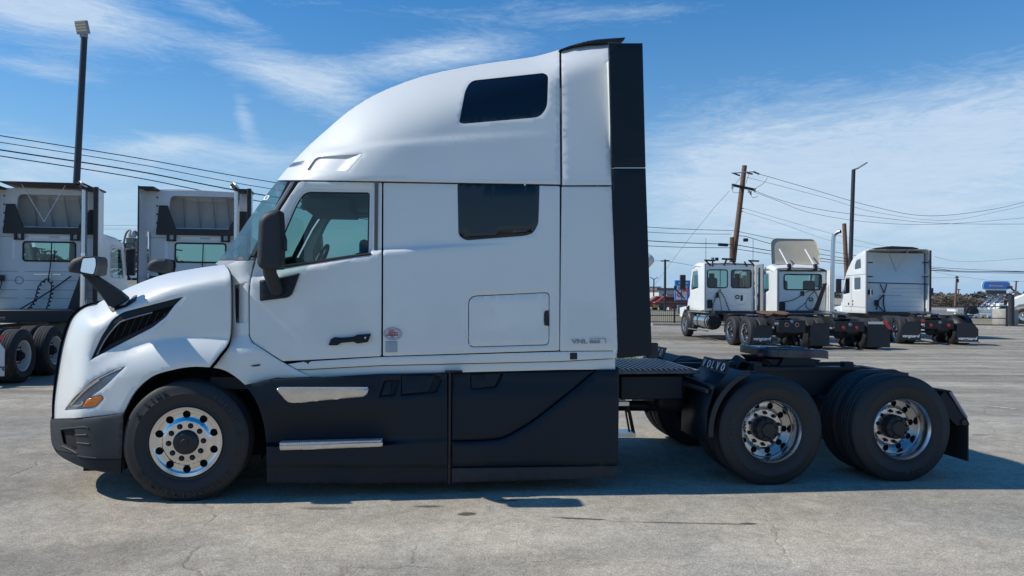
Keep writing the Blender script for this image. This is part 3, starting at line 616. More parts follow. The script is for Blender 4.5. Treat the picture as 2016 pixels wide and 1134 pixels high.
# --- windshield
WS = tps([(545, 356, .58), (519, 391, .60), (490, 430, .62), (462, 472, .64), (440, 500, .66), (430, 514, .66), (572, 357, .24), (530, 430, .22), (488, 511, .20), (556, 358, .36), (500, 430, .40), (460, 511, .38), (480, 470, .40)])
ws_sil = cr([(546, 356), (519, 391), (490, 431), (462, 472), (440, 501), (430, 515)], 4)
panel('windshield', ws_sil + [(436, 519), (460, 513), (489, 511), (523, 445), (566, 358)], WS, WSHIELD, step=12, thick=0, ring=0, roll=0)
crown('windshield_centre', ws_sil, WS, WSHIELD, 8)
panel('windshield_seal', [(431, 516), (445, 519), (470, 513), (490, 511), (488, 506), (470, 505), (446, 509), (434, 510)], WS, SEAL, off=-.004, step=8, ring=0)
panel('wiper_cowl', [(424, 519), (432, 513), (462, 513), (466, 514), (455, 520), (443, 523), (430, 522)], WS, GREYP, off=-.02, step=8, ring=0, thick=.3)
panel('inspection_sticker', [(517.5, 393.5), (523, 384.8), (531, 384.8), (526, 393.8)], WS, WHITEP, off=-.004, step=8, ring=0, thick=0, twin=False)
text('sticker_number', '02', .045, frame(P(521, 392.3, WS(521, 392) - .007), P(530, 392.3, WS(529, 392) - .007) - P(521, 392.3, WS(521, 392) - .007), (0.25, 0, .6)), FRAME, truck, .0005)
panel('corner_reflector', rnd([(542, 372), (546, 366), (549, 367), (549, 374), (545, 377)], 2), WS, AMBER, off=.03, step=8, ring=0, thick=.01)
# --- sleeper body
slp = rnd([(755, 360), (1102, 366.5), (1101, 690), (754, 701)], 3)
swin = rnd([(900.5, 362.5), (1062.5, 365.5), (1060, 441), (1049, 460), (1031, 464.5), (916, 473.5), (902.5, 463)], [3, 3, 8, 8, 6, 8, 8])
hatch = rnd([(923.5, 584), (1080.5, 576.5), (1080, 678), (923, 682.5)], [16, 9, 9, 12])
hgap = rnd([(922, 582.5), (1082, 575), (1081.5, 679.5), (921.5, 684)], [17, 10, 10, 13])
panel('sleeper_side', slp, D_side, PAINT, [swin, hgap], step=11, extra=BELT)
panel('sleeper_window', swin, D_side, BGLASS, off=.004, step=20, ring=1.5, roll=.002)
panel('baggage_door', hatch, D_side, PAINT, off=.001, step=14)
panel('baggage_latch', [(1080, 611), (1080.5, 642), (1072, 640.5), (1071, 633), (1071, 618), (1073, 612)], D_side, SEAL, off=-.008, step=8, ring=0)
panel('sleeper_rear_side', rnd([(1106, 367.5), (1204, 367.5), (1216, 690), (1102.5, 691)], 2), D_side, PAINT, step=12)
panel('fuel_vent_cover', rnd([(758.5, 671.5), (782.5, 671), (782.5, 693.5), (759, 694)], 3), D_side, GREYPAINT, off=-.006, step=10)
panel('mount_cap', rnd([(1122, 694.5), (1136.5, 694.2), (1136.5, 707.5), (1122, 708)], 1), D_side, SEAL, off=.002, step=8, ring=0)
panel('sill_upper', [(567, 717), (600, 712), (750, 703), (1101, 692.5), (1216, 691.5), (1212, 705), (1101, 711), (751, 719), (601, 727), (585, 727)], D_side, PAINT, off=.006, step=12)
panel('sill_lower', [(587, 728.5), (601, 728.5), (751, 720.5), (1101, 712.5), (1211, 706.5), (1211, 727), (1101, 728), (751, 737), (613, 743)], D_side, PAINT, off=.03, step=12)
# --- roof
sil = cr([(545, 355), (567, 329), (602, 292), (643, 255), (683, 221), (724, 194), (765, 174), (826, 151.5), (887, 137), (960, 124), (1037, 113.5), (1070, 106.5), (1101, 97.5)], 6)
_rd = dist_line(sil + [(1130, 90), (1160, 86), (1230, 82)]); _rb = sitp([(545, .20), (600, .135), (700, .09), (900, .062), (1100, .05), (1210, .045)]); _rr = sitp([(545, 70), (640, 120), (800, 125), (950, 95), (1100, 66), (1210, 50)]); _ra = sitp([(545, .40), (640, .38), (800, .33), (950, .30), (1100, .27), (1210, .26)])
def ROOF(x, y): return _rb(x) + .03 * max(0, (364 - y) / 270) + .17 * max(0, (364 - y) / 270) ** 1.15 + _ra(x) * max(0, 1 - _rd(x, y) / _rr(x)) ** 2.5
rwin = rnd([(905.5, 240), (917, 178), (928, 160), (1070, 144.8), (1078, 150), (1076, 211), (1062, 229.5), (912, 242.5)], [2, 10, 16, 5, 4, 14, 14, 4])
scoop = rnd([(604, 335), (622, 309), (714, 303), (684, 336.5)], [5, 9, 2, 2])
crease = cr([(618, 305), (660, 297), (740, 286), (850, 276), (1000, 266), (1100, 262)], 12)
def ROOFC(x, y):
    yc = float(np.interp(x, [600, 660, 740, 850, 1000, 1100, 1200], [306, 296, 286, 276, 266, 262, 260])); a = float(np.interp(x, [590, 650, 900, 1100], [0, .02, .014, 0]))
    return ROOF(x, y) + a * (sm((yc + 4 - y) / 12) - .5 * sm((yc + 60 - y) / 90))
panel('roof_fairing', sil + [(1103, 363), (900, 359.5), (750, 356.5), (600, 354.5), (560, 354.5)], ROOFC, PAINT, [rwin, scoop], step=9, extra=[(x, y + k) for x, y in crease for k in (-9, -4, 0, 5)])
panel('roof_window', rwin, ROOFC, BGLASS, off=.006, step=16, ring=1.5, roll=.002)
panel('roof_window_trim', offset_in(resample(rwin, 6), -2.2 if True else 0), ROOFC, SEAL, [rwin], off=.001, step=8, ring=0, roll=0)
panel('roof_scoop', scoop, lambda x, y: ROOFC(x, y) + .034 * (1 - sm((x + (y - 303) * .9 - 690) / 24)) * sm((x - 604 + (y - 309) * .6) / 8), PAINT, step=5, ring=0, roll=0, thick=0)
panel('marker_lamp', rnd([(568, 328.5), (577, 321), (598, 317), (592, 322), (580, 326)], 2), ROOFC, LAMPG, off=-.012, step=5, ring=1)
panel('marker_lamp_bezel', rnd([(566, 330), (576, 320), (600.5, 315.5), (594, 323.5), (580, 328)], 2), ROOFC, GREYP, off=-.006, step=5, ring=0)
sil2 = cr([(1106, 96.5), (1130, 90), (1160, 86), (1197, 84.3)], 5)
panel('roof_rear_side', sil2 + [(1204, 364), (1107, 364.5)], ROOFC, PAINT, step=11)
crown('roof_top', sil, ROOFC, PAINT, 10); crown('roof_rear_top', sil2, ROOFC, PAINT, 8)
sheet('roof_deflector', cr([(1101, 98), (1130, 87.5), (1165, 79), (1200, 75.5), (1231, 73.5)], 4) + [(1229, 79), (1221, 85.5), (1205, 84), (1160, 86), (1130, 91)], (), lambda x, y, e: P(x, y, .40 + e), FRAME, truck, 10, 1.66, ring=1.5, roll=.02)
# --- extenders
panel('side_extender', [(1199, 85), (1265, 85), (1271, 329), (1204.8, 329)], lambda x, y: .035, PLASTIC, step=30, thick=.035)
panel('side_extender_lower', [(1205, 331), (1271, 331), (1283.5, 699), (1217, 705.5), (1216, 692)], lambda x, y: .035, PLASTIC, step=30, thick=.035)
TWINS.append(mirror(MB().tube([P(1204, 331, .025), P(1209, 331.5, .025)], .004, 6).build('extender_bolt', CHROME, truck)))
TWINS.append(mirror(MB().box(P(1284, 690, .10), (.10, .06, .14)).build('extender_bracket', FRAME, truck, bevel=.01)))
W1X = P(366, 874, .03).x
# --- shell behind the panels: rear wall, floor, firewall, linings
xr = P(1208, 400, .1).x; x_b = P(742, 430, .5).x; x_f = P(505, 500, .2).x
MB().span((xr - .04, .09, 1.05), (xr, TW - .09, 3.88)).build('rear_wall', PAINT2, truck)
MB().span((x_f - .35, .12, .92), (xr, TW - .12, 1.02)).build('floor', DARK, truck)
MB().span((x_b, .10, 1.02), (x_b + .03, TW - .10, 2.72)).build('bunk_partition', TRIMC, truck)
MB().span((P(590, 365, .3).x, .18, 2.66), (xr - .05, TW - .18, 2.70)).build('headliner', TRIMC, truck)
MB().span((x_f - .42, .42, .55), (x_f - .38, TW - .42, 1.70)).build('firewall', DARK, truck)
MB().span((P(200, 700, .5).x, .62, .55), (x_f - .42, TW - .62, 1.45)).build('engine_light_block', DARK, truck)  # plain box put in to block light entering through the side vent
MB().span((P(190, 700, .6).x, .36, .20), (W1X - .60, TW - .36, .95)).build('light_block_box', DARK, truck)  # hidden box added to keep sunlight off the ground behind the bumper
MB().span((W1X - 1.20, .60, .27), (W1X - 1.08, TW - .60, 1.0)).build('light_block_beam', DARK, truck)  # hidden bar added to close the gap where sun leaked past the bumper
# dash, wheel, seats
dx = P(520, 500, .8).x
dash = MB().prism([(x_f - .30, 1.55), (x_f - .15, 1.98), (dx + .02, 2.06), (dx + .25, 2.02), (dx + .32, 1.85), (dx + .2, 1.3), (x_f - .2, 1.2)], 'y', .22, TW - .22)
dash.v = [(a, b, c) for a, b, c in dash.v]; dash.build('dashboard', TRIMC, truck, bevel=.03)
MB().prism([(dx + .1, 2.02), (dx + .34, 2.07), (dx + .38, 1.95), (dx + .2, 1.9)], 'y', .38, 1.0).build('instrument_hood', SEAL, truck, bevel=.02)
sw = MB(); c = Vector((dx + .50, .70, 1.98)); t1 = Vector((.42, 0, .90)).normalized(); t2 = Vector((0, 1, 0))
sw.tube([c + (t1 * math.cos(a) + t2 * math.sin(a)) * .225 for a in [i * math.pi / 16 for i in range(33)]], .016, 8, caps=False)
for a in (0.5, 2.6, 4.7): sw.tube([c, c + (t1 * math.cos(a) + t2 * math.sin(a)) * .22], .014, 6)
sw.tube([c, c + Vector((-.3, 0, -.2))], .05, 8); sw.build('steering_wheel', SEAL, truck)
for yy in (.68, TW - .68):
    sb = MB(); xs = P(700, 500, yy).x if yy < 1 else P(735, 500, .7).x
    xs = x_b - .42
    sb.box((xs, yy, 1.45), (.5, .5, .16)); sb.box((xs + .24, yy, 1.80), (.14, .48, .62), Matrix.Rotation(.18, 3, 'Y')); sb.box((xs + .30, yy, 2.16), (.09, .26, .16))
    sb.build('seat', SEATM, truck, bevel=.04)
MB().box((P(640, 380, .6).x, 1.22, 2.58), (.45, 1.1, .10)).build('overhead_console', TRIMC, truck, bevel=.02)
# --- door mirror
mh = rnd([(509.5, 434), (520, 420), (536, 413.5), (552, 413.5), (553.5, 440), (554, 530), (517, 531), (505.5, 521)], [10, 10, 10, 3, 3, 5, 8, 8])
def mirror_shape(outer, d0, th, name, m, parent, bulge=.05):
    pts, tr, bed = fill2d(outer, (), 5, 4, 1.5, ()); bs = set(i for e in bed for i in e); cx = np.mean([p[0] for p in outer]); cy = np.mean([p[1] for p in outer])
    dd = dist_poly(pts, outer); V = []; Fc = []
    for i, p in enumerate(pts):
        k = min(1, dd[i] / 9); V.append(P(p[0], p[1], d0 - bulge * math.sqrt(max(0, 1 - (1 - k) ** 2))))
    Fc += tr; n = len(V); V += [Vector((v.x, 2 * d0 + th - v.y, v.z)) for v in V]; Fc += [(a + n, c + n, b + n) for a, b, c in tr]
    Fc += [(a, b, b + n, a + n) for a, b in bed]
    me = bpy.data.meshes.new(name); me.from_pydata([tuple(v) for v in V], [], Fc); o = link(name, me, m, parent, 60); return o
o = mirror_shape(mh, -.16, .16, 'door_mirror', PLASTIC2, truck); TWINS.append(mirror(o))
panel('mirror_glass', rnd([(553, 450), (559, 470), (559, 491), (553, 494)], 1), lambda x, y: -.10, FRAME, step=10, ring=0, thick=.16)
arm = MB()
arm.add([P(516, 588, -.10), P(543, 588, -.10), P(552, 560, .06), P(522, 566, .06), P(516, 588, .02), P(543, 588, .02), P(556, 545, .12), P(520, 560, .12)], [(0, 1, 2, 3), (4, 5, 6, 7), (0, 1, 5, 4), (1, 2, 6, 5), (3, 2, 6, 7), (0, 3, 7, 4)])
arm = MB().tube([P(529, 522, -.07), P(532, 540, -.05), P(539, 556, .0), P(546, 572, .09)], .055, 12)
TWINS.append(mirror(arm.build('mirror_arm', PLASTIC2, truck)))
panel('mirror_mount', rnd([(511, 552), (536, 549), (565, 543), (590, 537.5), (574.5, 580), (566, 586), (511.5, 593)], [2, 2, 2, 3, 5, 5, 4]), D_side, PLASTIC, off=-.035, step=9, thick=.06, roll=.012)
# --- hood mirror
hm = rnd([(133, 527), (140, 512), (160, 504), (189, 504), (191, 520), (188, 541), (184, 543.5), (158, 539), (136, 536)], [6, 8, 6, 5, 4, 4, 4, 4, 5])
FARM = []
o = mirror_shape(hm, .08, .20, 'hood_mirror', PLASTIC2, truck, .03); FARM.append(mirror(o))
g0 = P(160, 509, .328); 
panel('hood_mirror_glass', rnd([(163, 509), (187.5, 507), (188.5, 522), (184, 540), (158, 535)], 4), lambda x, y: .042, MIRRORG, step=8, ring=0, thick=.004, roll=0); FARM.append(TWINS[-1])
panel('hood_mirror_bezel', rnd([(161, 506.5), (189.5, 504.5), (190.8, 522), (185.5, 543), (155.5, 537.5)], 5), lambda x, y: .044, SEAL, [rnd([(163, 509), (187.5, 507), (188.5, 522), (184, 540), (158, 535)], 4)], step=8, ring=0, thick=.03, roll=0); FARM.append(TWINS[-1])
am = MB(); A = [P(160, 538, .40), P(186, 541, .40), P(255, 588, .52), P(246, 600, .52), P(222, 607, .52)]
sheet('hood_mirror_arm', rnd([(158, 537), (188, 542), (236, 573), (256, 590), (222, 607), (212, 601), (196, 578)], 3), (), lambda x, y, e: P(x, y, .12 + .19 * (x - 158) / 98 + e), PLASTIC2, truck, 10, .05, ring=2, roll=.015)
FARM.append(mirror(bpy.data.objects['hood_mirror_arm']))
for o in FARM: o.location.x -= .10; o.location.z += .07
panel('hood_mirror_foot', rnd([(209, 597), (216, 606), (246, 600), (262, 583), (269, 580), (266, 592), (248, 604), (219, 613.5)], 2), lambda x, y: HOOD(x, y) - .02, SEAL, step=8, ring=0, thick=.04)
# --- side skirt
def rec(x, y, a=.085):
    return a * sm((x - 500) / 50) * sm((815 - x) / 90) * sm((y - 792) / 72)
ledge = itp([(480, 874), (550, 876), (700, 876), (760, 873), (800, 869.5), (880, 866), (960, 866), (975, 863), (1000, 856), (1060, 818), (1171, 728)])
def D_sk(x, y):
    l = ledge(x); f = sm((y - (l - 3)) / 6)
    d = .035 - .03 * sm((y - 740) / 50) + rec(x, y) * (1 - f)
    if x < 886: d -= .012 * f
    d += .022 * sm((y - 914) / 7) * sm((x - 500) / 30) + .02 * sm((930 - 0 - y) / 40) * 0
    d += .05 * sm((545 - x) / 30) * sm((y - 880) / 20) * 0
    return d
LG = [(x, ledge(x) + k) for x in range(520, 885, 7) for k in (-4, 0, 4)] + [(x, 917 + k) for x in range(530, 1215, 9) for k in (-4, 0, 5)]
skf = cr([(482, 758), (500, 782), (513, 812), (521, 845), (524.5, 880)], 4) + [(525.5, 950), (700, 952), (881, 950), (880, 734), (749, 736.5), (613, 744), (547, 746.5), (515, 751.5)]
pk1 = rnd([(756, 749.5), (787.5, 747.5), (785, 756), (778.5, 779.5), (745.5, 781.5)], 3); pk2 = rnd([(789.5, 737.5), (857, 736.5), (872, 746), (861, 771), (856, 773.5), (789, 779)], 3)
panel('front_skirt', skf, D_sk, PLASTIC, [pk1, pk2], step=10, extra=LG)
panel('skirt_pocket', pk1, D_sk, PLASTIC, off=.045, step=12, ring=0, thick=0); panel('skirt_pocket', pk2, D_sk, PLASTIC, off=.05, step=12, ring=0, thick=0)
panel('pocket_cover', rnd([(760, 750), (771, 749.5), (768, 776), (750, 778)], 3), D_sk, PLASTIC, off=.012, step=12)
panel('pocket_cover', rnd([(791, 739), (856, 738.5), (843, 770.5), (791, 776)], 2), D_sk, PLASTIC, off=.008, step=12)
pk3 = rnd([(925, 735.5), (992, 734.5), (984, 752), (976, 762.5), (927, 767)], 3)
skr = [(889.5, 735.5), (1120, 732), (1171, 729.5)] + cr([(1171, 729.5), (1060, 819), (1000, 856), (975, 863.5), (940, 866.5), (889.5, 867.5)], 5)[1:]
panel('rear_skirt_upper', skr, D_sk, PLASTIC, [pk3], step=12, off=.034)
panel('skirt_pocket', pk3, D_sk, PLASTIC, off=.075, step=12, ring=0, thick=0)
panel('pocket_cover', rnd([(927, 737), (984, 736), (974, 761), (928.5, 765)], 2), D_sk, PLASTIC, off=.045, step=12)
skr2 = cr([(889.5, 870), (940, 869), (977, 866), (1002, 858.5), (1062, 821.5), (1174, 731)], 5) + [(1180, 728.5), (1218.5, 727.5), (1219, 760), (1216.5, 916), (889.5, 921)]
panel('rear_skirt_lower', skr2, D_sk, PLASTIC, step=14, off=-.004, ring=4.5, roll=.016)
panel('skirt_lip', [(889.5, 922), (1216.5, 917.5), (1215, 941), (889.5, 950)], lambda x, y: .018, PLASTIC2, step=20)
panel('skirt_top', [(751, 733), (1101, 726), (1218, 723), (1218, 730), (1101, 732), (751, 739)], lambda x, y: .10, DARK, step=20, ring=0, thick=.3)
MBp = MB().span(P(882, 952, .02), P(887.8, 733, .045)); TWINS.append(mirror(MBp.build('skirt_post', SEAL, truck)))
TWINS.append(mirror(MB().span(P(876, 733.5, -.01), P(910, 728.5, .06)).build('skirt_latch', SEAL, truck, bevel=.006)))
# skirt returns so the skirts have depth at the back end
xs2 = P(1216, 900, .03).x
for yy in (.03, TW - .33): MB().span((xs2 - .03, yy, .18), (xs2 - .005, yy + .30, 1.02)).build('skirt_return', PLASTIC, truck)
# tanks and boxes behind the skirts (they cast the shade beneath)
MB().span((P(560, 900, .2).x, .22, .28), (xs2 - .08, TW - .22, .92)).build('fuel_tank', FRAME, truck, bevel=.05)
sc = MB().lathe([(0, -.004), (.007, -.003), (.009, 0)], 10).mesh('skirt_screw')
for q in ((900, 745), (900, 800), (900, 855), (900, 905), (1205, 745), (1205, 830), (1205, 905), (868, 745), (868, 830), (868, 905), (1050, 900), (560, 935), (700, 937), (840, 936)):
    o = link('skirt_screw', sc, SEAL, truck, 0); pp = P(q[0], q[1], D_sk(*q)); o.location = pp + Vector((0, -.004 if q[0] < 886 else (.030 if q[1] < 865 and q[0] < 1100 else -.006), 0)); c = o.copy(); COL.objects.link(c); c.scale = (1, -1, 1); c.location.y = TW - o.location.y
# steps
up = rnd([(544, 767), (548, 764.5), (726, 765), (723, 776), (716, 781.5), (700, 783), (578, 794), (566, 792), (553, 778)], [3, 2, 3, 3, 3, 3, 5, 4, 3])
panel('upper_step', up, lambda x, y: -.02 + .02 * sm((y - 770) / 20), BRUSHED, step=7, thick=.12, roll=.008)
lo = rnd([(550, 876), (640, 873.5), (753.5, 869.5), (753.5, 879), (640, 884), (551, 886.5)], 3)
panel('lower_step', lo, lambda x, y: -.035, BRUSHED, step=7, thick=.12, roll=.008)
for nm, y0, xa, xb, dd in (('upper_step_tread', 765.5, 549, 724, -.02), ('lower_step_tread', 874.5, 552, 752, -.035)):
    st = MB(); a = P(xa, y0, dd); b = P(xb, y0 - (5 if 'lower' in nm else 0), dd); n = 46
    for i in range(n):
        for j in range(4):
            t = (i + .5 * (j % 2)) / n; q = a.lerp(b, t); st.box((q.x, dd + .012 + j * .028, q.z + .004), (.014, .02, .012))
    st.box(((a.x + b.x) / 2, dd + .055, (a.z + b.z) / 2 - .012), (b.x - a.x, .10, .016))
    TWINS.append(mirror(tag(st.build(nm, STEPTOP, truck, 0), kind='stuff')))
# --- wheels
W1, W2, W3 = P(366, 874, .03), P(1520, 851, .03), P(1778, 846.5, .03)
for i, w in enumerate((W1, W2, W3)):
    fn = front_wheel if i == 0 else drive_wheel
    for side in (0, 1):
        o = fn(truck, w.x, .035 if side == 0 else TW - .035, .495, .1 + .3 * i + .4 * side)
        if side: o.scale = (1, -1, 1)
        elif i == 0:
            LET = mat('tyre_lettering', (.034, .036, .040), .7); arc_text(o, 'MICHELIN', .435, -113, .066, 8.6, LET, -1); arc_text(o, 'X LINE', .435, 131, .055, 7.2, LET, 1); arc_text(o, 'ENERGY Z', .435, 33, .05, 7, LET, 1)
            arc_text(o, 'MICHELIN', .435, -62, .05, 6.8, LET, -1)
        else: arc_text(o, 'MICHELIN', .41, 192 if i == 1 else -57, .055, 8, LET, -1, -.0165)
fl = MB()
n = 24; ctr = W1.x; rad = .60
for i in range(n):
    a0, a1 = math.pi * (-.10 + 1.14 * i / n), math.pi * (-.10 + 1.14 * (i + 1) / n); k = [(ctr + rad * math.cos(a), z) for a, z in ((a0, .49 + rad * 1.02 * math.sin(a0)), (a1, .49 + rad * 1.02 * math.sin(a1)))]
    fl.add([(k[0][0], .12, k[0][1]), (k[1][0], .12, k[1][1]), (k[1][0], .62, k[1][1]), (k[0][0], .62, k[0][1])], [(0, 1, 2, 3)])
fl.add([(ctr - .75, .63, .25), (ctr + .75, .63, .25), (ctr + .75, .63, 1.3), (ctr - .75, .63, 1.3)], [(0, 1, 2, 3)])
TWINS.append(mirror(fl.build('wheel_liner', DARK, truck)))
MB().tube([(W1.x, .2, .495), (W1.x, TW - .2, .495)], .06, 10).build('front_axle', FRAME, truck)
# --- chassis behind the cab
zr = P(1700, 727.6, .79).z; xe = P(1761, 728, .79).x; xe2 = P(1785, 738, .79).x
for yy in (.76, TW - .84):
    fr = MB().prism([(x_f, zr - .26), (x_f, zr), (xe, zr), (xe2 + .02, zr - .07), (xe2 + .12, zr - .20), (xe2 + .12, zr - .26)], 'y', yy, yy + .08); fr.build('frame_rail', FRAME, truck, bevel=.006)
for xx in (W2.x - .9, (W2.x + W3.x) / 2, xe2 - .02): MB().span((xx - .05, .80, zr - .24), (xx + .05, TW - .80, zr - .04)).build('cross_member', FRAME, truck)
for w in (W2, W3):
    MB().tube([(w.x, .25, .495), (w.x, TW - .25, .495)], .085, 12).build('drive_axle', FRAME, truck)
    MB().lathe([(0, -.2), (.12, -.19), (.2, -.08), (.21, .06), (.14, .2), (0, .22)], 16, 'x', (w.x, TW / 2, .5)).build('differential', FRAME, truck)
    for yy in (.72, TW - .90): 
        MB().lathe([(0, 0), (.11, 0), (.13, .05), (.12, .12), (.13, .2), (.1, .26), (0, .26)], 14, 'z', (w.x + .28, yy + .09, .42)).build('air_spring', RUBBER, truck)
    MB().tube([(w.x - .5, .66, .50), (w.x + .32, .66, .40)], .04, 8).build('suspension_arm', FRAME, truck)
MB().tube([(W2.x - .3, TW / 2, .55), (x_f + 1, TW / 2, .62)], .055, 10).build('drive_shaft', FRAME, truck)
# deck plate with ribs
da, db = P(1150, 728.5, .34), P(1378, 731, .34)
zd = P(1300, 729, .34).z
MB().span((da.x, .34, zd - .035), (db.x, 1.52, zd)).build('deck_plate', GREASE, truck, bevel=.004)
rib = MB(); k = 0; x = da.x + .02
while x < db.x - .02: rib.box((x, .93, zd + .006), (.018, 1.14, .012)); x += .052
tag(rib.build('deck_rib', mat('deck_rib_metal', (.20, .22, .25), .35, .8, var=.3, vs=8), truck), kind='stuff')
# side box and tanks under the deck
MB().span((P(1222, 760, .40).x, .40, P(1260, 787, .40).z), (P(1345, 760, .40).x, .74, zd - .06)).build('battery_box', PLASTIC, truck, bevel=.012)
MB().span((P(1300, 760, .74).x, .86, .55), (P(1400, 760, .5).x, 1.6, .86)).build('air_tank', FRAME, truck, bevel=.06)
# step frame seen under the deck
ld = MB(); pz = lambda px, py: P(px, py, .95)
for a, b in (((1229, 793), (1239, 850)), ((1234, 793), (1245, 850)), ((1237, 795), (1250, 858)), ((1232, 815), (1239, 795)), ((1222, 858), (1250, 858))): ld.tube([pz(*a), pz(*b)], .010, 6)
ld.build('step_frame', FRAME, truck)
for y0, xa, xb in ((794, 1216, 1237), (855, 1218, 1250)):
    a, b = pz(xa, y0 - 3), pz(xb, y0 + 4); MB().span((a.x, .92, b.z), (b.x, 1.15, a.z)).build('step_tread', BRUSHED, truck)
# --- rear fender, plate, flap
def arc_strip(name, c, r, a0, a1, y0, y1, m, n=18, th=.012, squash=1.):
    mb = MB(); vs = []
    for i in range(n + 1):
        a = R(a0 + (a1 - a0) * i / n)
        for rr, yy in ((r, y0), (r, y1), (r + th, y1), (r + th, y0)): vs.append((c[0] + rr * math.cos(a), yy, c[1] + rr * math.sin(a) * squash))
    mb.add(vs, [(i * 4 + k, i * 4 + (k + 1) % 4, i * 4 + 4 + (k + 1) % 4, i * 4 + 4 + k) for i in range(n) for k in range(4)] + [(0, 1, 2, 3), tuple(n * 4 + k for k in (3, 2, 1, 0))])
    return mb.build(name, m, truck, 40)
for yy in (.03, TW - .69):
    arc_strip('quarter_fender', (W2.x, .495), .575, 112, 184, yy, yy + .66, PLASTIC)
    arc_strip('fender_edge', (W2.x, .495), .565, 112, 184, yy - .004 if yy < 1 else yy + .64, yy + .024 if yy < 1 else yy + .664, PLASTIC2, th=.045)
x_p = W2.x - .575 * math.cos(R(180 - 122)) * 1.0
def plate(y0, y1, mirror_=False):
    """spray plate standing in front of the drive tyres, leaning back"""
    a = P(1432, 738, .04); b = P(1437, 713, .04); h = b.z - a.z; x0, z0 = a.x - .02, a.z
    mb = MB(); vs = []
    for yy in (y0, y1):
        for dx_, dz_ in ((0, 0), (.045, h), (.057, h), (.012, 0)): vs.append((x0 + dx_, yy, z0 + dz_))
    mb.add(vs, [(0, 1, 2, 3), (4, 5, 6, 7), (0, 1, 5, 4), (1, 2, 6, 5), (2, 3, 7, 6), (3, 0, 4, 7)])
    o = mb.build('spray_plate', PLASTIC, truck, bevel=.003)
    return x0, z0, h
x0, z0, h = plate(.05, .66)
plate(TW - .66, TW - .05)
for yc, nm in ((.355, 'plate_lettering'), (TW - .355, 'plate_lettering')):
    ux = Vector((0, -1, 0)); uy = Vector((.045, 0, h))
    for i, ch in enumerate('VOLVO'):
        yy = yc + .22 - .11 * i; o3 = (x0 - .006 + .045 * .25, yy + .035, z0 + h * .25)
        text('letter', ch, .105, frame(o3, ux, uy), WHITEP, truck, .002, 'LEFT', .85, 0, .003)
# sloping sheet below the plate
for ya, yb in ((.05, .68), (TW - .68, TW - .05)):
    mb = MB(); q = [(x0 + .01, z0), (x0 - .10, z0 - .13), (x0 - .16, z0 - .33), (x0 - .17, z0 - .62)]
    mb.add([(a, y, z) for a, z in q for y in (ya, yb)], [(2 * i, 2 * i + 1, 2 * i + 3, 2 * i + 2) for i in range(3)])
    o = mb.build('spray_sheet', PLASTIC, truck, 20); md = o.modifiers.new('s', 'SOLIDIFY'); md.thickness = .01
    MB().tube([(x0 - .14, ya + .62 if ya < 1 else ya, z0 - .10), (x0 - .12, ya - .0, z0 - .115)], .022, 10).build('fender_bracket', GREYP if False else FRAME, truck)
MB().tube([P(1336, 751, .50), P(1392, 770, .06)], .020, 10).build('fender_bracket', POLEM, truck); MB().tube([P(1336, 745, .50), P(1336, 756, .50)], .03, 8).build('bracket_end', FRAME, truck)
# rear flap
xf_ = P(1905, 850, .05).x
for ya, yb in ((.05, .66), (TW - .66, TW - .05)):
    zt = P(1900, 832, .05).z; zb = P(1915, 908, .05).z; zu = P(1868, 769, .05).z; xu = P(1872, 769, .05).x
    o = MB().span((xf_, ya, zb), (xf_ + .012, yb, zt)).build('mud_flap', PLASTIC2, truck)
    mb = MB(); q = [(xu - .30, zu + .02), (xu, zu), (xf_ - .01, zt + .05), (xf_ + .02, zt - .02)]
    mb.add([(a, y, z) for a, z in q for y in (ya, yb)], [(2 * i, 2 * i + 1, 2 * i + 3, 2 * i + 2) for i in range(3)])
    o = mb.build('flap_hanger', PLASTIC, truck, 20); md = o.modifiers.new('s', 'SOLIDIFY'); md.thickness = .012
    MB().prism([(xu - .16, zu - .12), (xu - .05, zu - .004), (xf_ - .01, zt + .04), (xf_ + .01, zt - .01), (xf_ - .10, zt - .03)], 'y', ya + .015, ya + .03).build('flap_side', PLASTIC, truck)
    MB().tube([(xu, ya + .01, zu - .01), (xf_ - .005, ya + .01, zt + .045)], .014, 8).build('flap_edge', GREYP, truck)
    MB().tube([(xf_ - .03, ya, zt), (xf_ - .03, yb, zt)], .03, 10).build('flap_bar', FRAME, truck)
# --- fifth wheel
c5 = P(1538, 690, TW / 2); z5 = 1.185
out5 = rnd([(-.36, -.28), (-.26, -.37), (.14, -.37), (.42, -.24), (.42, -.17), (.18, -.05), (-.02, -.045), (-.02, .045), (.18, .05), (.42, .17), (.42, .24), (.14, .37), (-.26, .37), (-.36, .28)], [.12, .12, .1, .04, .04, .06, .03, .03, .06, .04, .04, .1, .12, .12])
tilt = .03
sheet('fifth_wheel_plate', out5, (), lambda x, y, e: Vector((c5.x + x, TW / 2 + y, z5 - tilt * x - e - (.09 * max(0, x - .25)))), GREASE, truck, .08, .075, (0, 0, -1), .012, .012)
g5 = MB()
for yy in (-.26, -.15, .15, .26): g5.box((c5.x - .06, TW / 2 + yy, z5 + .004 + tilt * .05), (.5, .012, .006), Matrix.Rotation(tilt, 3, 'Y'))
g5.build('grease_groove', FRAME, truck)
for s in (-1, 1):
    MB().prism([(c5.x - .22, z5 - .22), (c5.x - .12, z5 - .04), (c5.x + .12, z5 - .05), (c5.x + .26, z5 - .22)], 'y', TW / 2 + s * .30 - .04, TW / 2 + s * .30 + .04).build('fifth_wheel_bracket', FRAME, truck, bevel=.008)
MB().prism([(c5.x - .34, z5 - .10), (c5.x + .30, z5 - .12), (c5.x + .2, z5 - .19), (c5.x - .25, z5 - .18)], 'y', TW / 2 - .30, TW / 2 + .30).build('fifth_wheel_core', FRAME, truck, bevel=.01)
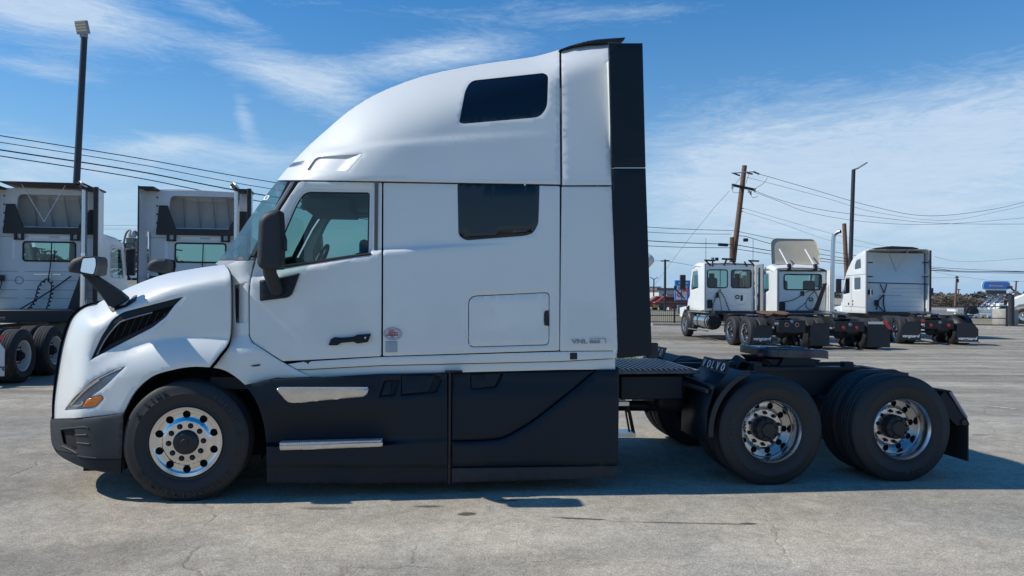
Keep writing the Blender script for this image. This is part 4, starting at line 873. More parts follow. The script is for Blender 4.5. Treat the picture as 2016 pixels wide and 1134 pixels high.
MB().span((c5.x - .55, .72, zr), (c5.x + .62, .80 + .06, zr + .035)).build('slide_rail', FRAME, truck); MB().span((c5.x - .55, TW - .86, zr), (c5.x + .62, TW - .72, zr + .035)).build('slide_rail', FRAME, truck)
pr = P(1497, 698.5, .74); MB().box((pr.x, .745, pr.z), (.055, .004, .034)).build('warning_decal', mat('dull_red_print', (.16, .02, .03), .5), truck)
for xx in (c5.x - .5, c5.x + .5): MB().box((xx, .79, zr + .05), (.10, .10, .07)).build('slide_stop', FRAME, truck, bevel=.01)
ho = MB(); rr = random.Random(5)
for i in range(7):
    p0 = Vector((P(1445 + i * 6, 722, .9).x, .85 + i * .1, zr + .02)); ho.tube(cr([p0, p0 + Vector((.06, 0, .05 + .03 * rr.random())), p0 + Vector((.17, .03, .03)), p0 + Vector((.30, .05, -.02))], 4), .013, 6)
ho.build('air_hose', WIRE, truck)
MB().lathe([(0, 0), (.05, 0), (.055, .05), (.03, .08), (0, .08)], 12, 'z', (P(1440, 722, .9).x, .92, zr + .0)).build('hose_coupling', FRAME, truck)
# --- badges and sticker
def side_text(nm, s, px, py, size, m, sx=1, dd=-.008, shear=0, bold=0):
    a = P(px, py, D_side(px, py) + dd); b = P(px + 40, py - .6, D_side(px + 40, py) + dd)
    return text(nm, s, size, frame(a, b - a, (0, 0, 1)), m, truck, .0015, 'LEFT', sx, shear, bold)
side_text('model_badge', 'VNL', 1126, 676.5, .055, GREYP, 1.35, bold=.0012); side_text('model_badge', '860', 1161, 676, .040, GREYP, 1.6, bold=.0012)
bd = MB(); q = lambda x, y: P(x, y, D_side(x, y) - .008)
bd.tube([q(1160, 667), q(1192.5, 666.3)], .003, 4); bd.tube([q(1192.5, 666), q(1192.5, 675.5)], .003, 4); bd.build('badge_bracket', GREYP, truck)
el = lambda cx, cy, rx, ry, n=40: [(cx + rx * math.cos(2 * math.pi * i / n), cy + ry * math.sin(2 * math.pi * i / n)) for i in range(n)]
sheet('sticker_base', el(773, 657, 17, 11.3), (), pm(D_side, -.0065), mat('sticker_white', (.70, .66, .68), .5), truck, 8, 0)
bd = MB()
for rx, ry, r_ in ((17.2, 11.5, .0028), (14.3, 9.0, .0018)): bd.tube([P(x, y, D_side(x, y) - .008) for x, y in el(773, 657, rx, ry) + el(773, 657, rx, ry)[:1]], r_, 5)
bd.build('sticker_ring', GREYP, truck)
sheet('sticker_emblem', [(765, 648), (774, 648.5), (775, 655), (777, 662), (770, 664), (766, 656)], (), pm(D_side, -.0072), mat('sticker_pink', (.62, .34, .36), .5), truck, 8, 0)
side_text('sticker_text', 'CERTIFIED', 762.5, 657, .020, REDP, 1, -.009, bold=.0006); side_text('sticker_text', 'CLEAN IDLE', 760, 661.3, .019, FRAME, 1, -.009, bold=.0006); side_text('sticker_text', 'CARB', 769, 665, .012, FRAME, 1, -.009); side_text('sticker_text', 'CALIFORNIA', 765, 652.2, .010, REDP, 1, -.009)
# ------------------------------------------------------------------ parked tractor trucks (local frame: x right, y forward, z up, origin under the rear axle)
FW = {}
def far_wheel(parent, side, y, rim='chrome', steer=False):
    if not FW:
        prof = [(r, h) for r, h in tyre_profile()]; me = MB().lathe(prof, 40).mesh('tyre'); me.materials.append(RUBBER); me.materials.append(TREAD)
        for p in me.polygons:
            r = math.hypot(p.center.x, p.center.z); p.material_index = 1 if (r > TYR - .012 and .04 < p.center.y < .24) else 0
        FW['tyre'] = me
        FW['drive'] = MB().lathe([(.10, .13), (.19, .13), (.205, .155), (.255, .15), (.265, .05), (.272, .012), (RIMR, 0), (RIMR, .01), (.27, .02)], 36).mesh('rim')
        FW['steer'] = MB().lathe([(.08, -.01), (.18, -.01), (.20, .03), (.25, .02), (.27, .0), (RIMR, 0), (RIMR, .01), (.27, .02)], 36).mesh('rim')
        FW['hub'] = MB().lathe([(0, .0), (.06, .0), (.07, .03), (.10, .05), (.105, .14)], 20).mesh('hub')
        h = MB()
        for k in range(10):
            a = k * math.pi / 5; h.lathe([(0, .146), (.03, .146), (.03, .15)], 8, c=(.228 * math.cos(a), 0, .228 * math.sin(a))); h.lathe([(0, .10), (.014, .10), (.014, .13)], 6, c=(.15 * math.cos(a), 0, .15 * math.sin(a)))
        FW['holes'] = h.mesh('hand_holes')
    w = empty('wheel', parent=parent, loc=(side * 1.22, y, .505)); w.rotation_euler = (0, 0, R(-90 if side < 0 else 90))
    rm = {'chrome': CHROME, 'white': WHITERIM}[rim]
    link('tyre', FW['tyre'], None, w, 38)
    if not steer: o = link('inner_tyre', FW['tyre'], None, w, 38); o.location = (0, .33, 0)
    def lk(n, me, m_, y=0):
        o = bpy.data.objects.new(n, me); COL.objects.link(o); o.parent = w; o.location = (0, y, 0)
        if not me.materials: me.materials.append(None)
        o.material_slots[0].link = 'OBJECT'; o.material_slots[0].material = m_; shade(o, 40); return o
    lk('rim', FW['steer' if steer else 'drive'], rm); lk('hub', FW['hub'], FRAME if rim == 'chrome' else DARK, -.03 if steer else 0)
    lk('hand_holes', FW['holes'], FRAME if rim == 'chrome' else DARK, -.128 if steer else -.002)
    return w
def flap(root, x, w=.62, z0=.17, z1=.78, y=-.66, cut=0, words='vanguard', m=PLASTIC2, tm=WHITEP, ts=.145):
    p = [(x - w / 2, z0), (x + w / 2, z0), (x + w / 2, z1), (x - w / 2, z1)]
    if cut > 0: p = [(x - w / 2, z0), (x + w / 2, z0), (x + w / 2, z1 - cut), (x + w / 2 - cut * .7, z1), (x - w / 2, z1)]
    if cut < 0: p = [(x - w / 2, z0), (x + w / 2, z0), (x + w / 2, z1), (x - w / 2 - cut * .7, z1), (x - w / 2, z1 + cut)]
    o = MB().prism(p, 'y', y, y + .012).build('mud_flap', m, root)
    if words: text('flap_lettering', words, ts, frame((x - w * .45, y - .006, z0 + .10), (1, 0, 0), (0, 0, 1)), tm, root, .001, 'LEFT', 1.05, .25, .004)
    return o
def chassis(root, yF, rim, wb2=1.34, rear=-.72, steer_rim=None, rails=True, fifth='grease', deck=True):
    for y in (0, wb2):
        for s in (-1, 1): far_wheel(root, s, y, rim)
        MB().tube([(-.9, y, .5), (.9, y, .5)], .09, 10).build('drive_axle', FRAME, root)
        MB().lathe([(0, -.2), (.2, -.08), (.21, .06), (0, .22)], 14, 'y', (0, y, .52)).build('differential', FRAME, root)
    for s in (-1, 1): far_wheel(root, s, yF, steer_rim or rim, True)
    for s in (-1, 1):
        MB().prism([(rear - .02, .78), (rear - .02, .86), (rear + .35, .98), (yF + .3, .98), (yF + .3, .72), (rear + .3, .72)], 'x', s * .43 - .04, s * .43 + .04).build('frame_rail', FRAME, root)
    MB().span((-.47, rear - .06, .60), (.47, rear, .92)).build('rear_cross_member', FRAME, root, bevel=.01)
    for y in (.67, 2.4): MB().span((-.39, y - .05, .76), (.39, y + .05, .93)).build('cross_member', FRAME, root)
    sheet('fifth_wheel', rnd([(-.46, .98), (-.46, .45), (-.30, .05), (-.20, .05), (-.05, .40), (-.04, .62), (.04, .62), (.05, .40), (.20, .05), (.30, .05), (.46, .45), (.46, .98)], .08), (), lambda x, y, e: Vector((x, y, 1.17 + .07 * (y - .5) - e)), RUST if fifth == 'rust' else GREASE, root, .12, .05, (0, 0, -1), 0, 0)
    for s in (-1, 1): MB().prism([(.35, 1.0), (.55, 1.14), (.75, 1.14), (.95, 1.0)], 'x', s * .36 - .04, s * .36 + .04).build('fifth_wheel_bracket', FRAME, root)
def lights(root, y=-.80, xs=(-.17, .17), z=.80, ring=True):
    for x in xs:
        l = MB().lathe([(0, y - .02), (.048, y - .018), (.055, y)], 16, 'y', (x, 0, z)).build('tail_lamp', REDL, root)
        if ring: MB().lathe([(.052, y - .025), (.068, y - .02), (.068, y)], 16, 'y', (x, 0, z)).build('lamp_ring', mat('pink_ring', (.7, .35, .32), .5), l)
    MB().lathe([(0, y - .03), (.05, y - .025), (.058, y)], 16, 'y', ((xs[0] + xs[1]) / 2, 0, z + .10)).build('backup_lamp', LAMPG, root)
def hose(root, pts, r=.018, m=WIRE, n=6, coil=0, name='air_hose'):
    p = cr(pts, n)
    if coil:
        q = [Vector(a) for a in resample3(p, .015)]; out = []
        for i, c in enumerate(q): out.append(c + Vector((math.cos(i * 1.1) * coil, math.sin(i * 1.1) * coil * .6, math.sin(i * 1.1) * coil)))
        p = out
    return MB().tube(p, r, 6).build(name, m, root)
def resample3(p, step):
    out = []
    for a, b in zip(p[:-1], p[1:]):
        a, b = Vector(a), Vector(b); k = max(1, int((b - a).length / step)); out += [a.lerp(b, i / k) for i in range(k)]
    return out + [Vector(p[-1])]
def side_wall(root, poly, holes, w, m=PAINT2, name='side_panel', glass=GLASS, step=.12):
    """both sides of a cab; polygons in (y,z)"""
    for s in (-1, 1):
        o = sheet(name, poly, holes, lambda y, z, e: Vector((s * (w / 2 - e), y, z)), m, root, step, .035, (-s, 0, 0), .02, .012)
        for h in holes:
            g = sheet('side_window', h, (), lambda y, z, e: Vector((s * (w / 2 - .02), y, z)), glass, root, .3, 0)
def top_skin(root, prof, w, m=PAINT2, name='roof_skin', rr=.10, inset=None):
    """skin over the cab following an (y,z) profile, edges rounded down to the side panels"""
    mb = MB(); n = 5; cols = None
    for i, (y, z) in enumerate(prof):
        wi = w / 2 if inset is None else w / 2 - inset(y)
        row = [(-wi + rr * (1 - math.sin(a)), y, z - rr * (1 - math.cos(a))) for a in [math.pi / 2 * (1 - k / n) for k in range(n + 1)]]
        row += [(0, y, z + .03)] + [(-a, b, c) for a, b, c in row[::-1]]; cols = len(row); mb.v += row
    mb.f += [(i * cols + k, i * cols + k + 1, (i + 1) * cols + k + 1, (i + 1) * cols + k) for i in range(len(prof) - 1) for k in range(cols - 1)]
    o = mb.build(name, m, root, 50); md = o.modifiers.new('thick', 'SOLIDIFY'); md.thickness = .02; return o
def hood_front(root, y0, y1, w0, w1, z0, z1, zt, yF, m=PAINT2):
    """bonnet tapering forward with arches over the steer wheels; built from cross sections"""
    mb = MB(); N = 12; cols = 0
    for i in range(N + 1):
        t = i / N; y = y0 + (y1 - y0) * t; k = 1 - (max(0, t - .8) / .2) ** 2 * .35; w = (w0 + (w1 - w0) * t) * k / 2; zz = (z1 + (zt - z1) * t) - .35 * max(0, t - .85) / .15 * .9
        arch = max(0, 1 - ((y - yF) / .62) ** 2); zb = z0 if arch <= 0 else max(z0, .52 + .60 * math.sqrt(arch))
        fl = 1.16 if i < N else 1.0; zm = min(zz - .25, max(zb + .12, 1.18)); fw_ = max(w, fl if abs(y - yF) < .95 else w)
        half = [(-fw_, y, zb), (-fw_, y, zm), (-w - .02, y, zm + .07), (-w, y, zz - .14), (-w + .12, y, zz - .02), (0, y, zz + .03)]
        row = half + [(-a, b, c) for a, b, c in half[-2::-1]]; cols = len(row); mb.v += row
    mb.f += [(i * cols + k, i * cols + k + 1, (i + 1) * cols + k + 1, (i + 1) * cols + k) for i in range(N) for k in range(cols - 1)]
    mb.f.append(tuple(N * cols + k for k in range(cols)))
    return mb.build('hood', m, root, 50)
def far_mirror(root, s, y, z, x=1.25, m=PLASTIC2, h=.62, bar=True):
    o = MB().box((s * (x + .22), y, z), (.24, .12, h)).build('door_mirror', m, root, bevel=.03)
    if bar:
        for dz in (h / 2 - .02, -h / 2 + .02): MB().tube([(s * (x + .2), y, z + dz), (s * (x - .08), y + .05, z + dz * .9)], .018, 6).build('mirror_arm', m, root)
    return o
# ---------- the two trucks on the left, seen from behind
def rear_view_truck(root, flap_up=True):
    yR = 3.8; yF = 6.6
    chassis(root, yF, 'white'); lights(root)
    hole = rnd([(-.54, 2.43), (.60, 2.43), (.60, 2.88), (-.54, 2.88)], .07)
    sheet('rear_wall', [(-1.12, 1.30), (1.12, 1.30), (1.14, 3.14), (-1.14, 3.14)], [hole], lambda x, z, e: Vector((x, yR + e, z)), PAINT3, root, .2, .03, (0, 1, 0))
    sheet('rear_window', hole, (), lambda x, z, e: Vector((x, yR + .015, z)), GLASS, root, .4, 0)
    MB().tube([Vector((x, yR - .004, z)) for x, z in hole + hole[:1]], .020, 6).build('window_seal', SEAL, root)
    for z in (1.55, 1.75, 1.97, 2.18, 3.0):
        for a, b in ((-1.08, -.65), (-.5, 1.05)): MB().box(((a + b) / 2, yR - .004, z), (b - a, .006, .012)).build('wall_rib', GREYP, root)
    for x in (-.62, .60): MB().span((x - .10, yR - .06, 2.92), (x + .10, yR - .03, 2.96)).build('fairing_mount', FRAME, root); MB().span((x - .10, yR - .06, 2.92), (x - .05, yR - .02, 3.12)).build('fairing_mount', FRAME, root); MB().span((x + .05, yR - .06, 2.92), (x + .10, yR - .02, 3.12)).build('fairing_mount', FRAME, root)
    for a, b, z in ((-.42, .02, 3.0), (.25, .58, 2.99)): MB().box(((a + b) / 2, yR - .006, z), (b - a, .004, .07)).build('reflective_strip', WHITEP, root)
    MB().box((-.74, yR - .006, 2.7), (.07, .004, .45)).build('reflective_strip', WHITEP, root)
    # open fairing above the cab
    op = rnd([(-.72, 3.24), (.84, 3.24), (.84, 4.0), (-.66, 4.0)], [.03, .03, .12, .12])
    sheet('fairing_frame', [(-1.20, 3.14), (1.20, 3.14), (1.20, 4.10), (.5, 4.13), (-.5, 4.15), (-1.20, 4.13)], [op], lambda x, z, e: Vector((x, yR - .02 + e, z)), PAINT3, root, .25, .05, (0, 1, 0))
    bow = MB(); nx, nz = 14, 6
    for i in range(nx + 1):
        for j in range(nz + 1):
            x = -.95 + 2.05 * i / nx; z = 3.18 + .92 * j / nz; bow.v.append((x, yR + .12 + .42 * (1 - ((x - .07) / 1.05) ** 2) ** .5 * (1 - .6 * (j / nz) ** 1.5) if abs((x - .07) / 1.05) < 1 else yR + .12, z))
    bow.f += [(i * (nz + 1) + j, (i + 1) * (nz + 1) + j, (i + 1) * (nz + 1) + j + 1, i * (nz + 1) + j + 1) for i in range(nx) for j in range(nz)]
    bow.build('fairing_inner', BACKP, root, 60)
    for i in (-.45, -.1, .25, .6): MB().tube([(i, yR + .10 + .42 * math.sqrt(1 - ((i - .07) / 1.05) ** 2), 3.25), (i * .95, yR + .24, 3.98)], .012, 5).build('fairing_seam', GREYP, root)
    MB().prism([(-.95, 3.16), (-.90, 3.76), (-.71, 3.76), (-.55, 3.3), (-.5, 3.16)], 'y', yR - .06, yR - .03).build('fairing_gusset', FRAME, root)
    MB().prism([(1.09, 3.1), (1.09, 3.66), (.92, 3.66), (.70, 3.3), (.65, 3.1)], 'y', yR - .06, yR - .03).build('fairing_gusset', FRAME, root)
    MB().span((-.95, yR - .08, 3.07), (1.09, yR - .02, 3.22)).build('fairing_beam', FRAME, root)
    for x in (-.95, 1.12):
        for z in (3.35, 3.55, 3.75, 3.95): MB().lathe([(0, -.012), (.02, -.01), (.022, 0)], 8, 'y', (x, yR - .02, z)).build('bolt', FRAME, root)
    # extenders: panel + black edge
    for s in (-1, 1):
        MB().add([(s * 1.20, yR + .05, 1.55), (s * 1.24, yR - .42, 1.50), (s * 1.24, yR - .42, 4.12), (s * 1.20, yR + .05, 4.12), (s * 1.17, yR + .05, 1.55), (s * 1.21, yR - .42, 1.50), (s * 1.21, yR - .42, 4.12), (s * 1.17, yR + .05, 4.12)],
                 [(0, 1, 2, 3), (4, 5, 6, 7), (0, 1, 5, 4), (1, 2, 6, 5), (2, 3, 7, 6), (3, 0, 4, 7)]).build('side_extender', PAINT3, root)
        MB().span((s * 1.20 - .03, yR - .50, 1.48), (s * 1.24 + .02, yR - .42, 4.16)).build('extender_edge', SEAL, root, bevel=.01)
        MB().prism([(yR - .46, 4.10), (yR + .1, 4.09), (yR + .1, 4.13), (yR - .46, 4.15)], 'x', s * 1.20 - (.30 if s > 0 else .03), s * 1.20 + (.03 if s > 0 else .30)).build('fairing_cap', SEAL, root)
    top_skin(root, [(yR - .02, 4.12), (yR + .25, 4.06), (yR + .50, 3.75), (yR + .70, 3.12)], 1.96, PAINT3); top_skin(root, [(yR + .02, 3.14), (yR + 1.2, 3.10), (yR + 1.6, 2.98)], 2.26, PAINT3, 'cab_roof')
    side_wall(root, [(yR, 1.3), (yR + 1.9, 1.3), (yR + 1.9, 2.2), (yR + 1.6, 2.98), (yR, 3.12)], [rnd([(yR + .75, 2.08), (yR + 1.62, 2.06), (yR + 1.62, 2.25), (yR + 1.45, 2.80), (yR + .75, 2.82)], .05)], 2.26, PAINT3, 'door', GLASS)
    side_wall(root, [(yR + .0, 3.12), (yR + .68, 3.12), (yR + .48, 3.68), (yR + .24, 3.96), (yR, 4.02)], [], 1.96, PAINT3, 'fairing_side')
    MB().add([(-1.05, yR + 1.9, 2.15), (1.05, yR + 1.9, 2.15), (1.0, yR + 1.6, 2.98), (-1.0, yR + 1.6, 2.98)], [(0, 1, 2, 3)]).build('windshield', GLASS, root)
    MB().span((-1.1, yR + .03, 1.28), (1.1, yR + 1.9, 1.36)).build('cab_floor', DARK, root); MB().span((-1.1, yR + .05, 3.02), (1.1, yR + 1.55, 3.05)).build('headliner', TRIMC, root)
    for s in (-1, 1): MB().box((s * .55, yR + .62, 2.05), (.5, .16, .85)).build('seat', SEATM, root, bevel=.05)
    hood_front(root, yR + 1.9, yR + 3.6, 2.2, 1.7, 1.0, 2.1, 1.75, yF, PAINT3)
    for s in (-1, 1): far_mirror(root, s, yR + 1.9, 2.50, .98, PLASTIC2, .72)
    # exhaust stack, brackets, hoses
    MB().tube(cr([(.90, yR - .30, 1.0), (.90, yR - .30, 2.3), (.90, yR - .30, 4.0), (.90, yR - .34, 4.16), (.84, yR - .46, 4.23)], 5), .066, 14).build('exhaust_stack', BRUSHED, root)
    MB().tube([(.90, yR - .30, 1.1), (.90, yR - .30, 2.62)], .078, 14).build('heat_shield', CHROME, root); MB().tube([(.842, yR - .455, 4.229), (.838, yR - .466, 4.236)], .060, 14).build('exhaust_mouth', DARK, root)
    MB().prism([(.42, 1.0), (.75, 1.0), (.88, 2.1), (.78, 2.1)], 'y', yR - .2, yR - .12).build('stack_brace', FRAME, root)
    MB().span((-1.0, yR - .9, 1.0), (.9, yR - .06, 1.30)).build('deck_equipment', FRAME, root, bevel=.03)
    MB().lathe([(.075, -.01), (.095, -.01), (.095, 0)], 18, 'y', (-.62, yR, 1.97)).build('wall_ring', GREYP, root)
    hose(root, [(.10, yR - .06, 2.86), (.09, yR - .07, 2.4), (.05, yR - .10, 2.0)], .014, WIRE, name='hose_hanger')
    for e in (-.28, .18): hose(root, [(.04, yR - .10, 2.0), (.05 + e * .6, yR - .12, 1.85), (.0 + e * .7, yR - .2, 1.45), (e - .1, yR - .3, 1.18)], .016, WIRE, 5, .028, 'coiled_hose')
    hose(root, [(.55, yR - .10, 2.08), (.1, yR - .12, 1.72), (-.45, yR - .3, 1.30)], .016)
    MB().box((-1.0, yR - .06, 2.02), (.16, .08, .14)).build('hose_socket', FRAME, root, bevel=.01)
    for dx in (0, .05): hose(root, [(-1.0 + dx, yR - .08, 1.98), (-1.05 + dx, yR - .15, 1.7), (-1.28, yR - .25, 1.52), (-1.2, yR - .3, 1.3), (-.95, yR - .4, 1.2)], .012)
    MB().span((-.3, yR - .03, 2.10), (.3, yR - .01, 2.13)).build('grab_bar', BRUSHED, root)
    if flap_up:
        MB().prism([(yR - .55, 4.22), (yR - .5, 4.235), (yR + .55, 4.19), (yR + .55, 4.16)], 'x', -.86, .98).build('roof_flap', SEAL, root, bevel=.01)
        for x in (-.45, .48): MB().tube([(x, yR - .3, 4.2), (.03, yR - .28, 3.34)], .010, 6).build('flap_strut', BRUSHED, root)
    return root
t = empty('parked_semi_truck', 'white tractor truck seen from behind at the far left, V strut under its roof flap', 'semi truck', (-10.40, 13.76, 0), R(9), 'trucks parked in the lot behind the big one')
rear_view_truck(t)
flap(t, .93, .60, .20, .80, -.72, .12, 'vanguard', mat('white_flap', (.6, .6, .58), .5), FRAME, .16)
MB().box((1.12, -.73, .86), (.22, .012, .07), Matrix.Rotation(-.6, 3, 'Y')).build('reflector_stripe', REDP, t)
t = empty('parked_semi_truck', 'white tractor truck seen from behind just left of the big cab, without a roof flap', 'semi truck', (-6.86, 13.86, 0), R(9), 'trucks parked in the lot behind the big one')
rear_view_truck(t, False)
# ---------- first truck on the right: day cab with two rear windows
g0 = Gp(1466, 685.5)
def put(px, py, side, phi):
    """root position from the ground contact of the rear outer tyre (side -1 left, 1 right)"""
    g = Gp(px, py); r = Vector((math.cos(phi), math.sin(phi), 0)); return tuple(g - r * 1.22 * side)
PH1 = R(4)
t = empty('parked_semi_truck', 'white day cab truck with two rear windows, leftmost of the three on the right', 'semi truck', put(1466, 685, -1, PH1), PH1, 'trucks parked in the lot behind the big one')
yR, yF = 4.75, 6.55
chassis(t, yF, 'chrome', fifth='rust'); lights(t)
flap(t, -.92, .66, .20, .78, -.70, -.22, ts=.15); flap(t, .92, .66, .20, .78, -.70, .22, ts=.15)
MB().span((-.46, -.82, .55), (.46, -.70, .94)).build('light_panel', FRAME, t, bevel=.02)
MB().box((-.50, -.83, .84), (.12, .01, .05)).build('plate_light', WHITEP, t)
h1 = rnd([(-.86, 2.02), (-.06, 2.02), (-.06, 2.72), (-.86, 2.72)], .10); h2 = rnd([(.10, 2.02), (.90, 2.02), (.90, 2.72), (.10, 2.72)], .10)
sheet('rear_wall', [(-1.02, 1.10), (1.06, 1.10), (1.06, 2.92), (-1.02, 2.92)], [h1, h2], lambda x, z, e: Vector((x, yR + e, z)), PAINT2, t, .2, .03, (0, 1, 0))
for h in (h1, h2):
    sheet('rear_window', h, (), lambda x, z, e: Vector((x, yR + .015, z)), GLASS, t, .4, 0); MB().tube([Vector((x, yR - .004, z)) for x, z in h + h[:1]], .022, 6).build('window_seal', SEAL, t)
for q in (rnd([(-.9, 1.82), (.9, 1.82), (.7, 1.35), (-.7, 1.35)], .15), rnd([(.15, 1.78), (.85, 1.78), (.62, 1.38), (.35, 1.38)], .1)): MB().tube([Vector((x, yR - .002, z)) for x, z in q + q[:1]], .010, 5).build('pressed_rib', PAINT2, t)
MB().lathe([(.05, -.02), (.085, -.02), (.085, 0)], 16, 'y', (.34, yR, 1.66)).build('wall_ring', SEAL, t); MB().box((.52, yR - .01, 1.62), (.09, .03, .22)).build('wall_latch', SEAL, t, bevel=.02)
pr_ = [(yR, 2.98), (yR + .9, 3.05), (yR + 1.35, 2.96)]
top_skin(t, pr_, 2.10, rr=.16)
side_wall(t, [(yR, 1.10), (yR + 1.75, 1.10), (yR + 1.75, 1.95), (yR + 1.40, 2.88), (yR, 2.92)], [rnd([(yR + .62, 2.02), (yR + 1.55, 1.92), (yR + 1.55, 2.1), (yR + 1.33, 2.68), (yR + .70, 2.70)], .06)], 2.06, PAINT2, 'door')
for s in (-1, 1):
    MB().span((s * 1.03, yR + .02, 1.12), (s * 1.06, yR + .30, 2.90)).build('door_pillar', GREYP if False else PAINT2, t, bevel=.01)
    MB().span((s * 1.01, yR - .26, 1.15), (s * 1.05, yR + .02, 2.92)).build('side_extender', PAINT2 if s < 0 else BACKP, t)
    MB().span((s * 1.16, yR - .5, 1.10) if s > 0 else (-1.07, yR - .30, 1.1), (s * 1.20, yR - .05, 2.95) if s > 0 else (-1.04, yR - .24, 2.94)).build('extender_edge', GREYP, t)
MB().add([(-.98, yR + 1.75, 1.9), (.98, yR + 1.75, 1.9), (.92, yR + 1.36, 2.9), (-.92, yR + 1.36, 2.9)], [(0, 1, 2, 3)]).build('windshield', GLASS, t)
MB().span((-1, yR + .03, 1.08), (1, yR + 1.8, 1.16)).build('cab_floor', DARK, t); MB().span((-1, yR + .03, 2.84), (1, yR + 1.3, 2.88)).build('headliner', TRIMC, t)
for s in (-.5, .55): MB().box((s, yR + .55, 2.05), (.46, .16, .75)).build('seat', SEATM, t, bevel=.08); MB().box((s, yR + .55, 2.5), (.22, .10, .20)).build('head_rest', SEATM, t, bevel=.04)
MB().span((-.9, yR + 1.45, 1.2), (.9, yR + 1.75, 2.05)).build('dashboard', SEAL, t, bevel=.05)
hood_front(t, yR + 1.75, yR + 2.95, 1.95, 1.5, .80, 1.95, 1.55, yF)
for s in (-1, 1):
    far_mirror(t, s, yR + 1.75, 2.25, 1.1, PLASTIC2, .62, False); MB().tube([(s * 1.3, yR + 1.75, 1.98), (s * 1.0, yR + 1.7, 1.78)], .035, 6).build('mirror_arm', REDP if s < 0 else PLASTIC2, t)
    MB().tube([(s * 1.38, yR + 2.6, 1.98), (s * 1.0, yR + 2.5, 1.55)], .03, 6).build('hood_mirror_arm', PLASTIC2, t); MB().box((s * 1.38, yR + 2.6, 2.02), (.12, .08, .18)).build('hood_mirror', PLASTIC2, t, bevel=.02)
    MB().tube([(s * .95, yR - .05, 2.9), (s * .95, yR - .05, 3.95)], .009, 5).build('antenna', FRAME, t)
    # tank, steps, fender
    MB().tube([(s * .88, yR - .80, .70), (s * .88, yR + .75, .70)], .30, 24).build('fuel_tank', CHROME, t); MB().tube([(s * .88, yR - .86, .70), (s * .88, yR - .80, .70)], [.24, .302], 24).build('tank_end', FRAME, t)
    for yy in (yR - .6, yR + .3): MB().tube([(s * .88, yy - .03, .70), (s * .88, yy + .03, .70)], .312, 24).build('tank_strap', FRAME, t)
    for z, d in ((1.06, 0), (.36, .05)): MB().span((s * 1.14, yR - 1.0, z - .02), (s * 1.26, yR + 1.2, z + .02)).build('side_step', BRUSHED, t)
    MB().span((s * .80, yR + .82, .40), (s * 1.14, yR + 1.12, 1.0)).build('step_box', FRAME, t, bevel=.03)
    arc_pts = [(yF + .60 * math.cos(R(a)), .505 + .62 * math.sin(R(a))) for a in range(75, 206, 10)]
    mb = MB(); mb.add([(x, y, z) for y, z in arc_pts for x in (s * .86, s * 1.2)], [(2 * i, 2 * i + 1, 2 * i + 3, 2 * i + 2) for i in range(len(arc_pts) - 1)]); o = mb.build('wheel_arch', FRAME, t, 40); o.modifiers.new('s', 'SOLIDIFY').thickness = .03
    arc_pts = [(1.34 + .58 * math.cos(R(a)), .505 + .58 * math.sin(R(a))) for a in range(-10, 86, 8)]
    mb = MB(); mb.add([(x, y, z) for y, z in arc_pts for x in (s * .60, s * 1.22)], [(2 * i, 2 * i + 1, 2 * i + 3, 2 * i + 2) for i in range(len(arc_pts) - 1)]); o = mb.build('quarter_fender', FRAME, t, 40); o.modifiers.new('s', 'SOLIDIFY').thickness = .02
for x, k in ((-.86, 1), (.0, 0), (.92, -1)):
    b = MB()
    if k: b.tube([(x - .1, yR + .1, 3.10), (x + .28, yR - .05, 3.08)], .035, 6); b.tube([(x + .25 * k - .05, yR, 3.06), (x + .2 * k, yR - .04, 2.86)], .03, 6); b.tube([(x - .08, yR, 3.08), (x + .12, yR - .03, 2.88)], .03, 6)
    else: b.tube([(x - .25, yR + .1, 3.16), (x + .28, yR + .05, 3.14)], .04, 6); b.tube([(x - .1, yR, 3.12), (x - .22, yR - .05, 2.90)], .035, 6); b.tube([(x + .1, yR, 3.12), (x + .25, yR - .05, 2.92)], .035, 6)
    b.build('roof_bracket', FRAME, t, 0)
for x, m_ in ((-.45, LAMPG), (-.28, FRAME)): MB().box((x, yR + .6, 3.17), (.12, .1, .13)).build('work_lamp', m_, t, bevel=.01)
MB().span((-.8, yR - .7, .98), (.7, yR - .05, 1.12)).build('deck_equipment', FRAME, t); MB().span((-.5, 1.9, .99), (.5, yR - .7, 1.02)).build('deck_plate', GREASE, t)
hose(t, [(-.36, yR - .03, 2.75), (-.36, yR - .04, 2.3), (-.38, yR - .06, 1.9)], .012, name='hose_hanger')
hose(t, [(-.38, yR - .07, 1.92), (-.55, yR - .10, 1.65), (-.72, yR - .2, 1.2), (-.60, yR - .4, .98), (-.4, yR - .4, 1.05)], .014, WIRE, 5, .026, 'coiled_hose'); hose(t, [(-.38, yR - .07, 1.92), (-.22, yR - .10, 1.65), (-.05, yR - .2, 1.15), (.02, yR - .4, 1.0)], .014, WIRE, 5, .026, 'coiled_hose')
hose(t, [(-.45, yR - .05, 1.8), (-.38, yR - .1, 1.5), (-.36, yR - .2, 1.1)], .012); MB().box((-.78, yR - .05, 1.38), (.2, .08, .34)).build('hose_socket', FRAME, t, bevel=.02); MB().box((-.48, yR - .05, 1.72), (.1, .06, .2)).build('hose_socket', FRAME, t, bevel=.02)
